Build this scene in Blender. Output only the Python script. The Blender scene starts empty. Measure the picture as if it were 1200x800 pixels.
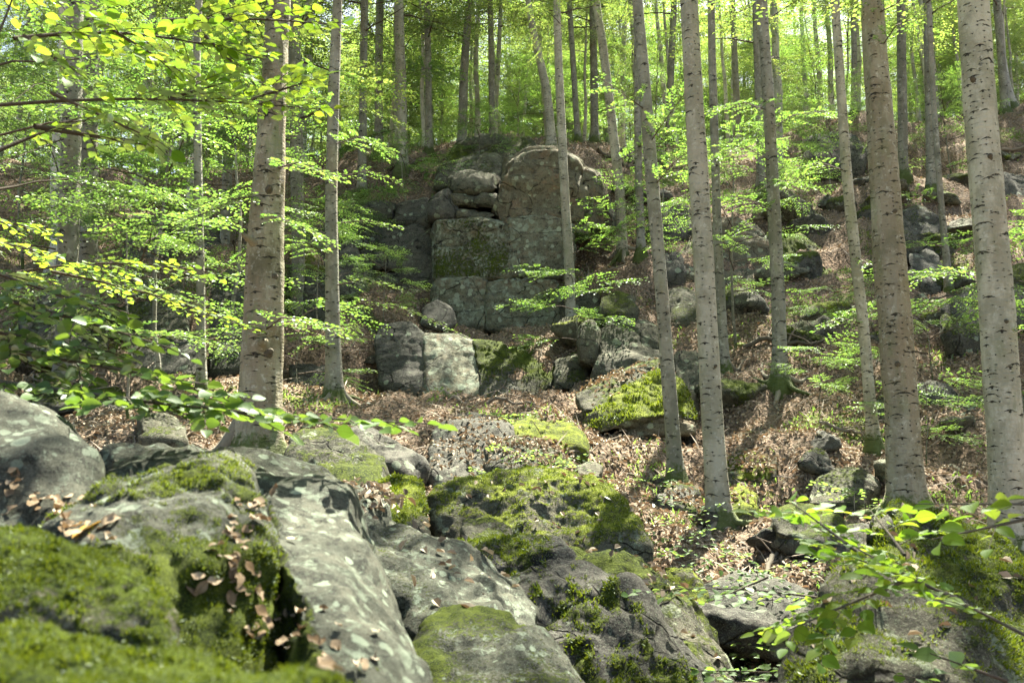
import bpy, bmesh, math, random
import numpy as np
from mathutils import Vector, Matrix
random.seed(7); rng = np.random.default_rng(7)
R = math.radians
SC = bpy.context.scene; COL = SC.collection

# ------------------------------------------------------------------ camera, world, sun, exposure
PITCH = R(8.0); FOC = 1000.0          # picture of 1200 x 800 pixels
cd = bpy.data.cameras.new('camera'); cam = bpy.data.objects.new('camera', cd); COL.objects.link(cam)
cam.location = (0, 0, 0); cam.rotation_euler = (R(90) + PITCH, 0, 0)
cd.sensor_width = 36; cd.lens = 30; cd.clip_end = 3000; cd.clip_start = .05
cd.dof.use_dof = True; cd.dof.focus_distance = 12; cd.dof.aperture_fstop = 4.8
SC.camera = cam
SUN_EL, SUN_AZ = R(61), R(26)         # azimuth measured from +Y towards +X
w = bpy.data.worlds.new("World"); SC.world = w; w.use_nodes = True
nt = w.node_tree; bgn = nt.nodes['Background']
sky = nt.nodes.new('ShaderNodeTexSky'); sky.sky_type = 'NISHITA'; sky.sun_disc = False
sky.sun_elevation = SUN_EL; sky.sun_rotation = SUN_AZ; sky.air_density = 1.0; sky.dust_density = 3; sky.ozone_density = .3
nt.links.new(sky.outputs[0], bgn.inputs[0]); bgn.inputs[1].default_value = .054
sl = bpy.data.lights.new('sun', 'SUN'); sl.energy = 5.0; sl.angle = R(.5); sl.color = (1, .95, .84)
so = bpy.data.objects.new('sun', sl); COL.objects.link(so)
SD = Vector((math.sin(SUN_AZ)*math.cos(SUN_EL), math.cos(SUN_AZ)*math.cos(SUN_EL), math.sin(SUN_EL)))
so.rotation_euler = SD.to_track_quat('Z', 'Y').to_euler(); so.location = (20, 40, 60)
SC.view_settings.view_transform = 'Standard'; SC.view_settings.look = 'None'
SC.view_settings.exposure = 2.85; SC.view_settings.gamma = 1
SC.view_settings.use_white_balance = True; SC.view_settings.white_balance_temperature = 6850; SC.view_settings.white_balance_tint = 8
SC.cycles.max_bounces = 7; SC.cycles.diffuse_bounces = 4; SC.cycles.glossy_bounces = 2
SC.cycles.transmission_bounces = 5; SC.cycles.sample_clamp_indirect = 6; SC.cycles.caustics_reflective = False
SC.cycles.caustics_refractive = False; SC.cycles.use_denoising = True

def P(u, v, d):
    "picture point + horizontal distance -> world point"
    a, c = (u-600)/FOC, (400-v)/FOC
    y = math.cos(PITCH) - c*math.sin(PITCH); z = math.sin(PITCH) + c*math.cos(PITCH)
    return np.array((a*d/y, d, z*d/y))

# ------------------------------------------------------------------ numpy noise
_pr = np.random.default_rng(3).random(4096).astype(np.float32)*2-1
def _h(i, j, k, s): return _pr[((i*73856093) ^ (j*19349663) ^ (k*83492791) ^ (s*2654435)) & 4095]
def vnoise(p, s=0):
    p = np.asarray(p, float); i = np.floor(p).astype(np.int64); f = p-i; f = f*f*f*(f*(f*6-15)+10)
    x, y, z = i[..., 0], i[..., 1], i[..., 2]; r = 0
    for a in (0, 1):
        for b in (0, 1):
            for c in (0, 1):
                wt = (f[..., 0] if a else 1-f[..., 0])*(f[..., 1] if b else 1-f[..., 1])*(f[..., 2] if c else 1-f[..., 2])
                r = r + wt*_h(x+a, y+b, z+c, s)
    return r
def fbm(p, o=4, s=0, g=.5):
    r = 0; a = 1; p = np.asarray(p, float)
    for k in range(o):
        r = r + a*vnoise(p, s+k*17); a *= g; p = p*2.03+11.3
    return r
def ss(a, b, x): t = np.clip((x-a)/(b-a), 0, 1); return t*t*(3-2*t)

# ------------------------------------------------------------------ mesh helpers
def mesh(name, V, F, mats=(), smooth=True, attr=None, midx=None):
    "F: array (n,3) or (n,4), or list of such arrays"
    me = bpy.data.meshes.new(name); V = np.asarray(V, np.float32)
    Fs = F if isinstance(F, list) else [F]
    Fs = [np.asarray(f, np.int32) for f in Fs if len(f)]
    loops = np.concatenate([f.ravel() for f in Fs]); tot = np.concatenate([np.full(len(f), f.shape[1], np.int32) for f in Fs])
    me.vertices.add(len(V)); me.vertices.foreach_set('co', V.ravel())
    me.loops.add(len(loops)); me.loops.foreach_set('vertex_index', loops)
    me.polygons.add(len(tot)); me.polygons.foreach_set('loop_start', np.concatenate(([0], np.cumsum(tot)[:-1])).astype(np.int32))
    me.polygons.foreach_set('loop_total', tot)
    for m in mats: me.materials.append(m)
    if midx is not None: me.polygons.foreach_set('material_index', np.asarray(midx, np.int32))
    me.polygons.foreach_set('use_smooth', np.full(len(tot), smooth))
    if attr is not None:
        for k, a in attr.items():
            at = me.attributes.new(k, 'FLOAT', 'POINT'); at.data.foreach_set('value', np.asarray(a, np.float32))
    me.update(calc_edges=True); return me
def link(name, me, parent=None, loc=None, **kw):
    o = bpy.data.objects.new(name, me); COL.objects.link(o)
    if parent: o.parent = parent
    if loc is not None: o.location = loc
    for k, v in kw.items(): o[k] = v
    return o
def thing(name, label, cat, loc, group=None):
    o = link(name, None, loc=loc, label=label, category=cat); o.empty_display_size = .2
    if group: o['group'] = group
    return o
def tube(pts, rad, seg=8, fn=None, cap=True):
    "swept tube -> V, F(quads); fn(angle array, ring index)->radius multiplier"
    pts = np.asarray(pts, float); n = len(pts)
    T = np.gradient(pts, axis=0); T /= np.linalg.norm(T, axis=1)[:, None]+1e-9
    ref = np.array((0, 1., 0)) if abs(T[:, 2]).mean() > .6 else np.array((0, 0, 1.))
    A = np.cross(T, ref); A /= np.linalg.norm(A, axis=1)[:, None]+1e-9; B = np.cross(T, A)
    th = np.linspace(0, 2*np.pi, seg, endpoint=False)
    rr = np.asarray(rad, float)[:, None]*np.ones((1, seg))
    if fn is not None: rr = rr*fn(th[None, :], np.arange(n)[:, None])
    V = pts[:, None]+rr[..., None]*(np.cos(th)[None, :, None]*A[:, None]+np.sin(th)[None, :, None]*B[:, None])
    i = np.arange(n-1)[:, None]*seg; j = np.arange(seg)[None]; k = (j+1) % seg
    F = np.stack((i+j, i+seg+j, i+seg+k, i+k), -1).reshape(-1, 4)
    return V.reshape(-1, 3), F
class Acc:
    def __init__(s): s.V = []; s.F = []; s.M = []; s.n = 0
    def add(s, V, F, m=0): s.V.append(V); s.F.append(np.asarray(F)+s.n); s.M.append(np.full(len(F), m)); s.n += len(V)
    def mesh(s, name, mats, smooth=True): return mesh(name, np.concatenate(s.V), s.F, mats, smooth, midx=np.concatenate(s.M))

# ------------------------------------------------------------------ materials
class NM:
    def __init__(s, name):
        s.m = bpy.data.materials.new(name); s.m.use_nodes = True; s.t = s.m.node_tree; s.t.nodes.clear()
        s.out = s.n('OutputMaterial')
    def n(s, k, **kw):
        x = s.t.nodes.new('ShaderNode'+k)
        for a, b in kw.items(): setattr(x, a, b)
        return x
    def l(s, a, b): s.t.links.new(a, b)
    def set(s, sock, v):
        if isinstance(v, bpy.types.NodeSocket): s.l(v, sock)
        else: sock.default_value = v
    def math(s, op, a, b=0, c=0, clamp=False):
        x = s.n('Math', operation=op); x.use_clamp = clamp
        for q, v in zip(x.inputs, (a, b, c)): s.set(q, v)
        return x.outputs[0]
    def mix(s, f, a, b, bt='MIX'):
        x = s.n('Mix', data_type='RGBA', blend_type=bt); s.set(x.inputs[0], f)
        for q, v in ((x.inputs[6], a), (x.inputs[7], b)):
            s.set(q, v if isinstance(v, bpy.types.NodeSocket) else (*v, 1))
        return x.outputs[2]
    def noise(s, vec, sc, det=4, rough=.55, dist=0):
        x = s.n('TexNoise'); s.l(vec, x.inputs['Vector']); x.inputs['Scale'].default_value = sc
        x.inputs['Detail'].default_value = det; x.inputs['Roughness'].default_value = rough; x.inputs['Distortion'].default_value = dist
        return x.outputs['Fac']
    def voro(s, vec, sc, feat='F1', out='Distance', rnd=1):
        x = s.n('TexVoronoi', feature=feat); s.l(vec, x.inputs['Vector']); x.inputs['Scale'].default_value = sc
        x.inputs['Randomness'].default_value = rnd
        return x.outputs[out]
    def step(s, x, a, b):
        m = s.n('MapRange', interpolation_type='SMOOTHSTEP'); s.l(x, m.inputs[0]); m.inputs[1].default_value = a; m.inputs[2].default_value = b
        return m.outputs[0]
    def vmul(s, vec, v):
        x = s.n('VectorMath', operation='MULTIPLY'); s.l(vec, x.inputs[0]); x.inputs[1].default_value = v; return x.outputs[0]
    def vadd(s, a, b):
        x = s.n('VectorMath', operation='ADD'); s.l(a, x.inputs[0]); s.l(b, x.inputs[1]); return x.outputs[0]
    def coord(s, rnd=True):
        tc = s.n('TexCoord').outputs['Object']
        if not rnd: return tc
        oi = s.n('ObjectInfo').outputs['Random']; c = s.n('CombineXYZ'); 
        for k in range(3): s.l(s.math('MULTIPLY', oi, 17+9*k), c.inputs[k])
        return s.vadd(tc, c.outputs[0])
    def bump(s, h, dist, strength=1, nrm=None):
        b = s.n('Bump'); s.l(h, b.inputs['Height']); b.inputs['Distance'].default_value = dist; b.inputs['Strength'].default_value = strength
        if nrm: s.l(nrm, b.inputs['Normal'])
        return b.outputs[0]
    def pbr(s, col, rough=.85, nrm=None, spec=.3):
        p = s.n('BsdfPrincipled'); s.set(p.inputs['Base Color'], col if isinstance(col, bpy.types.NodeSocket) else (*col, 1)); s.set(p.inputs['Roughness'], rough)
        p.inputs['Specular IOR Level'].default_value = spec
        if nrm: s.l(nrm, p.inputs['Normal'])
        s.l(p.outputs[0], s.out.inputs[0]); return p

def rock_mat(name, c1, c2, lichen=.5, crk=1.0, lich=(.36, .43, .34), mossc=(.085, .115, .012), mossd=(.025, .042, .008), scale=1.0, streak=0., rust=0.):
    m = NM(name); co = m.coord()
    big = m.noise(co, 1.3*scale, 8, .68); fine = m.noise(co, 24*scale, 7, .8); mid = m.noise(m.vmul(co, (1, 1, 1.8)), 5*scale, 8, .72)
    col = m.mix(m.step(big, .35, .65), c1, c2)
    col = m.mix(m.step(mid, .5, .6), col, tuple(x*.42 for x in c1)); col = m.mix(m.math('MULTIPLY', m.step(fine, .5, .62), .6), col, tuple(x*.35 for x in c1))
    if rust: col = m.mix(m.math('MULTIPLY', m.step(m.noise(co, 2.1*scale, 4, .6, 1), .52, .66), rust), col, (.26, .15, .085))
    if streak:
        sv = m.vmul(co, (1, 1, .13)); st = m.step(m.noise(sv, 3.2*scale, 4, .6), .5, .66)
        col = m.mix(m.math('MULTIPLY', st, streak), col, (.055, .055, .052))
    # lichen crusts in patches and specks
    l1 = m.step(m.noise(co, 3.0*scale, 9, .78), .61-.13*lichen, .65-.1*lichen)
    l2 = m.step(m.noise(co, 13*scale, 5, .75), .62-.08*lichen, .66-.06*lichen)
    lf = m.math('MAXIMUM', l1, m.math('MULTIPLY', l2, .75))
    lc = m.mix(m.step(m.noise(co, 9*scale, 3), .4, .6), lich, tuple(x*.66 for x in lich))
    col = m.mix(m.math('MULTIPLY', lf, .8), col, lc)
    wn = m.n('TexNoise'); m.l(co, wn.inputs['Vector']); wn.inputs['Scale'].default_value = 11*scale; wn.inputs['Detail'].default_value = 5; wn.inputs['Roughness'].default_value = .7
    wc = m.vadd(co, m.vmul(wn.outputs['Color'], (.09/scale,)*3)); vo = m.n('TexVoronoi'); m.l(wc, vo.inputs['Vector']); vo.inputs['Scale'].default_value = 5.5*scale
    rc = m.n('SeparateColor'); m.l(vo.outputs['Color'], rc.inputs[0]); cr_ = m.math('MULTIPLY', m.math('SUBTRACT', 1, m.step(m.math('DIVIDE', vo.outputs['Distance'], m.math('MULTIPLY_ADD', rc.outputs[1], .4, .2)), .85, 1.0)), m.step(rc.outputs[0], 1-.5*lichen, 1.02-.5*lichen))
    col = m.mix(m.math('MULTIPLY', cr_, .85), col, m.mix(rc.outputs[2], tuple(x*.8 for x in lich), tuple(x*1.25 for x in lich)))
    gr = m.noise(co, 85*scale, 4, .8); col = m.mix(m.math('MULTIPLY', m.step(gr, .53, .62), .55), col, tuple(x*.3 for x in c1)); col = m.mix(m.math('MULTIPLY', m.step(gr, .46, .36), .4), col, tuple(x*1.5 for x in lich))
    # cracks
    wv = m.n('VectorMath', operation='ADD'); m.l(co, wv.inputs[0])
    nz = m.n('TexNoise'); m.l(co, nz.inputs['Vector']); nz.inputs['Scale'].default_value = 2.5*scale; nz.inputs['Detail'].default_value = 5
    m.l(m.vmul(nz.outputs['Color'], (.25/scale, .25/scale, .25/scale)), wv.inputs[1])
    ed = m.voro(m.vmul(wv.outputs[0], (1, 1, 1.7)), .75*scale, 'DISTANCE_TO_EDGE'); crack = m.math('MAXIMUM', m.math('MAXIMUM', m.step(ed, 0.0, .012), m.step(m.noise(co, 1.9*scale, 3), .5, .42)), 1-crk)
    col = m.mix(crack, (.018, .017, .014), col)
    at = m.n('Attribute', attribute_name='moss').outputs['Fac']
    mf = m.step(m.math('ADD', at, m.math('MULTIPLY', m.math('SUBTRACT', m.noise(co, 17*scale, 6, .75), .5), 1.5)), .42, .6)
    mc = m.mix(m.step(m.noise(co, 5*scale, 5, .6), .38, .62), mossd, mossc)
    mc = m.mix(m.step(m.noise(co, 60*scale, 3, .6), .45, .7), mc, tuple(x*1.9 for x in mossc))
    col = m.mix(mf, col, mc)
    h = m.math('ADD', m.math('MULTIPLY', mid, .6), m.math('MULTIPLY', fine, .35))
    h = m.math('ADD', h, m.math('MULTIPLY', crack, .5)); h = m.math('ADD', h, m.math('MULTIPLY', mf, m.math('MULTIPLY', m.noise(co, 75*scale, 4, .7), .9)))
    m.pbr(col, .88, m.bump(h, .09/scale, 1), .2); return m.m
M_LEDGE = rock_mat('lichened_gneiss', (.045, .05, .038), (.09, .092, .068), .5, crk=.0, scale=4.2, lich=(.19, .235, .175))
M_GREY = rock_mat('grey_gneiss', (.065, .066, .048), (.115, .108, .078), .4, lich=(.23, .27, .18))
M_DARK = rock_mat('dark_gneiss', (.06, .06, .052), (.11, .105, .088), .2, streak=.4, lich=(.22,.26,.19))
M_BROWN = rock_mat('brown_gneiss', (.16, .14, .09), (.12, .115, .08), .35, lich=(.27,.3,.2), rust=.4, streak=.35)
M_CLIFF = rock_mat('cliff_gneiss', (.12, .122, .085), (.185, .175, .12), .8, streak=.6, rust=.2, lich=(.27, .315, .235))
M_MOSSY = rock_mat('mossy_gneiss', (.085, .082, .056), (.135, .122, .085), .45, scale=1.5, lich=(.26,.3,.2), mossc=(.17, .21, .02))
M_CUSH = rock_mat('moss_cushion_rock', (.09, .09, .06), (.15, .14, .1), .3, scale=4, mossc=(.085, .125, .008), mossd=(.03, .05, .006))

def bark_mat(name, c1, c2, marks=1.0, warm=.5, sc=1.0, moss=.9, old=False, alg_=.35):
    m = NM(name); co = m.coord(); z = m.n('SeparateXYZ'); m.l(m.n('TexCoord').outputs['Object'], z.inputs[0])
    rv0 = m.n('ObjectInfo').outputs['Random']
    col = m.mix(m.step(m.noise(m.vmul(co, (1, 1, .6)), 2.6, 6, .7), .42, .6), c1, c2)
    col = m.mix(m.math('MULTIPLY', m.step(m.noise(m.vmul(co, (1, 1, .25)), 2.3, 4, .6), .5, .66), warm), col, (.27, .215, .15))
    rv = m.n('ObjectInfo').outputs['Random']; col = m.mix(m.math('MULTIPLY', rv, .35), col, tuple(x*.55 for x in c1))
    if old: col = m.mix(m.math('MULTIPLY', m.step(m.noise(m.vmul(co, (1, 1, .28)), 3.4, 6, .62), .49, .53), .6), col, (.225, .195, .14))
    sp = m.step(m.noise(co, 12*sc, 4, .7), .55, .7); col = m.mix(m.math('MULTIPLY', sp, .5), col, (.52, .53, .47))
    col = m.mix(m.math('MULTIPLY', m.step(m.noise(m.vmul(co, (1, 1, 5)), 5, 4, .7), .58, .7), .4), col, tuple(x*.5 for x in c1))
    au = m.n('Attribute', attribute_name='girth').outputs['Fac']; av = z.outputs[2]; ks = []
    for (cx, cy, hw, th_, cv, prob, so_) in ((.17, .13, .075, .011, 4.5, .42, 0), (.075, .05, .024, .006, 5, .3, 31), (.30, .34, .13, .014, 2.2, .4, 57)):
        cx, cy, hw, th_ = cx/sc, cy/sc, hw/sc, th_/sc
        cb = m.n('CombineXYZ'); m.l(m.math('MULTIPLY_ADD', rv0, 40, m.math('MULTIPLY', m.math('ADD', au, so_), 1/cx)), cb.inputs[0])
        m.l(m.math('ADD', m.math('MULTIPLY', av, 1/cy), m.math('MULTIPLY', m.noise(co, 7*sc, 3), .25)), cb.inputs[1])
        vo = m.n('TexVoronoi', voronoi_dimensions='2D'); m.l(cb.outputs[0], vo.inputs['Vector']); vo.inputs['Scale'].default_value = 1
        df = m.n('VectorMath', operation='SUBTRACT'); m.l(cb.outputs[0], df.inputs[0]); m.l(vo.outputs['Position'], df.inputs[1]); sd = m.n('SeparateXYZ'); m.l(df.outputs[0], sd.inputs[0])
        rc = m.n('SeparateColor'); m.l(vo.outputs['Color'], rc.inputs[0])
        dx = m.math('MULTIPLY', sd.outputs[0], cx); dy = m.math('MULTIPLY', sd.outputs[1], cy); w2 = m.math('MULTIPLY', m.math('MULTIPLY_ADD', rc.outputs[1], .7, .45), hw)
        rx = m.math('DIVIDE', m.math('ABSOLUTE', dx), w2); curve = m.math('ADD', dy, m.math('MULTIPLY', m.math('MULTIPLY', dx, dx), cv))
        thick = m.math('MULTIPLY', m.math('SUBTRACT', 1.05, rx, clamp=True), th_)
        ln_ = m.math('SUBTRACT', 1, m.math('DIVIDE', m.math('ABSOLUTE', curve), m.math('MAXIMUM', thick, .0001)), clamp=True)
        ln_ = m.step(ln_, 0, .35); kn = m.math('SUBTRACT', 1, m.step(m.math('SQRT', m.math('ADD', m.math('MULTIPLY', dx, dx), m.math('MULTIPLY', m.math('MULTIPLY', m.math('ADD', dy, th_*1.6), m.math('ADD', dy, th_*1.6)), 1.8))), th_*.7, th_*1.5))
        ln_ = m.math('MAXIMUM', ln_, m.math('MULTIPLY', kn, m.step(rc.outputs[2], .45, .5)))
        ks.append(m.math('MULTIPLY', ln_, m.step(rc.outputs[0], 1-prob, 1-prob+.02)))
    k = m.math('MULTIPLY', m.math('MAXIMUM', m.math('MAXIMUM', ks[0], ks[1]), ks[2]), marks*.92, clamp=True); k = m.math('MULTIPLY', k, m.math('ADD', m.step(m.noise(co, 28*sc, 4, .7), .35, .55), .35), clamp=True)
    col = m.mix(k, col, (.03, .027, .022))
    # green algae and moss on the foot
    foot = m.math('SUBTRACT', 1, m.step(z.outputs[2], .0, .75)); fz = m.math('ADD', foot, m.math('MULTIPLY', m.math('SUBTRACT', m.noise(co, 9, 5, .7), .5), 1.6))
    col = m.mix(m.math('MULTIPLY', m.step(fz, .45, .8), moss), col, (.05, .075, .012))
    alg = m.step(m.noise(m.vmul(co, (1, 1, .3)), 4, 5, .65), .52, .7); col = m.mix(m.math('MULTIPLY', alg, alg_), col, (.15, .185, .085))
    h = m.math('SUBTRACT', m.math('ADD', m.math('MULTIPLY', m.noise(co, 30*sc, 4, .65), .4), m.math('MULTIPLY', m.noise(m.vmul(co, (1, 1, 4)), 9, 4), .5)), m.math('MULTIPLY', k, .6))
    m.pbr(col, .8, m.bump(h, .035, 1), .2); return m.m
B_OLD = bark_mat('old_beech_bark', (.19, .175, .12), (.34, .325, .25), 1, .6, old=True)
B_PALE = bark_mat('pale_beech_bark', (.27, .265, .2), (.42, .41, .33), 1, .35)
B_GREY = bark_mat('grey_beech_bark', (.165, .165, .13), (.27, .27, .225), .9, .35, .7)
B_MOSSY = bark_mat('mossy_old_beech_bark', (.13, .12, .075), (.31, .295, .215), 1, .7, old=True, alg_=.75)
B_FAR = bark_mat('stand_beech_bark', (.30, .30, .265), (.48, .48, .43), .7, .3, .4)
def twig_mat(name, c):
    m = NM(name); co = m.coord(); m.pbr(m.mix(m.noise(co, 30, 4), tuple(x*.6 for x in c), tuple(x*1.3 for x in c)), .85, m.bump(m.noise(co, 90, 4), .005), .2); return m.m
TWIG = twig_mat('dark_twig', (.075, .06, .045)); DEAD = twig_mat('dead_wood', (.2, .17, .135)); DEADM = twig_mat('damp_dead_wood', (.09, .08, .06)); ROOTM = twig_mat('root_bark', (.2, .185, .14))

def leaf_mat(name, c1, c2, t1, t2, gloss=.06, rough=.45, tr=.5, veins=0):
    m = NM(name); g = m.n('NewGeometry'); ri = g.outputs['Random Per Island']; oi = m.n('ObjectInfo').outputs['Random']
    r = m.math('FRACT', m.math('ADD', m.math('MULTIPLY', ri, 3.7), m.math('MULTIPLY', oi, 7.3)))
    co = m.coord(False)
    d = m.n('BsdfDiffuse'); t = m.n('BsdfTranslucent'); dc, tc_ = m.mix(r, c1, c2), m.mix(r, t1, t2)
    if veins:
        sp_ = m.n('SeparateXYZ'); m.l(co, sp_.inputs[0]); ay = m.math('ABSOLUTE', sp_.outputs[1]); ph = m.math('MULTIPLY', m.math('SUBTRACT', sp_.outputs[0], m.math('MULTIPLY', ay, .9)), 62)
        vn = m.math('MAXIMUM', m.math('MULTIPLY', m.step(m.math('SINE', ph), .72, .95), .7), m.math('SUBTRACT', 1, m.step(ay, .008, .022)))
        bl = m.step(m.noise(m.coord(), 3.5, 4, .7), .56, .68)
        dc = m.mix(m.math('MULTIPLY', vn, .45), m.mix(m.math('MULTIPLY', bl, veins), dc, (.10, .06, .025)), tuple(x*.4 for x in c1)); tc_ = m.mix(m.math('MULTIPLY', vn, .4), m.mix(m.math('MULTIPLY', bl, veins), tc_, (.14, .09, .02)), tuple(x*.5 for x in t1))
    m.l(dc, d.inputs[0]); m.l(tc_, t.inputs[0])
    x = m.n('MixShader'); x.inputs[0].default_value = tr; m.l(d.outputs[0], x.inputs[1]); m.l(t.outputs[0], x.inputs[2])
    gl = m.n('BsdfGlossy'); gl.inputs['Roughness'].default_value = rough; gl.inputs[0].default_value = (.9, 1, .95, 1)
    y = m.n('MixShader'); fr = m.n('Fresnel'); fr.inputs[0].default_value = 1.4
    m.l(m.math('ADD', m.math('MULTIPLY', fr.outputs[0], .2+gloss*3), gloss-.02), y.inputs[0]); m.l(x.outputs[0], y.inputs[1]); m.l(gl.outputs[0], y.inputs[2])
    m.l(y.outputs[0], m.out.inputs[0]); return m.m
L_FAR = leaf_mat('canopy_leaf', (.07, .12, .018), (.10, .14, .025), (.17, .33, .05), (.37, .45, .09), .03)
L_MID = leaf_mat('understorey_leaf', (.06, .12, .02), (.09, .14, .025), (.13, .30, .04), (.27, .42, .065), .04)
L_NEAR = leaf_mat('near_leaf', (.07, .15, .02), (.10, .18, .025), (.20, .40, .025), (.42, .54, .04), .015, .5, .58, veins=.12)
L_GLOSS = leaf_mat('shaded_glossy_leaf', (.05, .10, .025), (.07, .12, .03), (.16, .30, .03), (.26, .40, .04), .025, .4, .42, veins=.1)
L_COOL = leaf_mat('cool_seedling_leaf', (.06, .11, .045), (.09, .14, .06), (.2, .36, .06), (.3, .45, .08), .015)
L_DROP = leaf_mat('fallen_near_leaf', (.10, .065, .035), (.42, .335, .225), (.10, .05, .02), (.25, .14, .07), .01, .6, .2, veins=.6)
L_TWG = leaf_mat('near_cool_leaf', (.06, .12, .035), (.09, .15, .05), (.2, .38, .05), (.32, .48, .06), .02, .5, .5, veins=.08)
L_DRY = leaf_mat('dry_leaf', (.125, .10, .07), (.46, .395, .30), (.10, .05, .02), (.25, .14, .07), .012, .6, .2)
L_YEL = leaf_mat('yellow_dry_leaf', (.45, .24, .03), (.5, .3, .04), (.5, .25, .03), (.5, .3, .03), .05, .5, .4)

def ground_mat():
    m = NM('forest_floor'); co = m.coord(False)
    col = m.mix(m.step(m.noise(co, 1.1, 6, .65), .4, .6), (.10, .076, .054), (.20, .16, .12))
    col = m.mix(m.step(m.voro(co, 16, 'F1', 'Color'), .3, .7), col, (.26, .19, .135))
    col = m.mix(m.step(m.noise(co, 26, 5, .7), .5, .62), col, (.045, .034, .024))
    at = m.n('Attribute', attribute_name='moss').outputs['Fac']
    mf = m.step(m.math('ADD', at, m.math('MULTIPLY', m.math('SUBTRACT', m.noise(co, 7, 6, .75), .5), 1.6)), .5, .62)
    col = m.mix(mf, col, m.mix(m.noise(co, 14, 4), (.05, .075, .015), (.15, .175, .03)))
    h = m.math('ADD', m.noise(co, 18, 6, .7), m.math('MULTIPLY', m.voro(co, 16), .7))
    m.pbr(col, .95, m.bump(h, .07, 1), .15); return m.m
M_GROUND = ground_mat()

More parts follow.
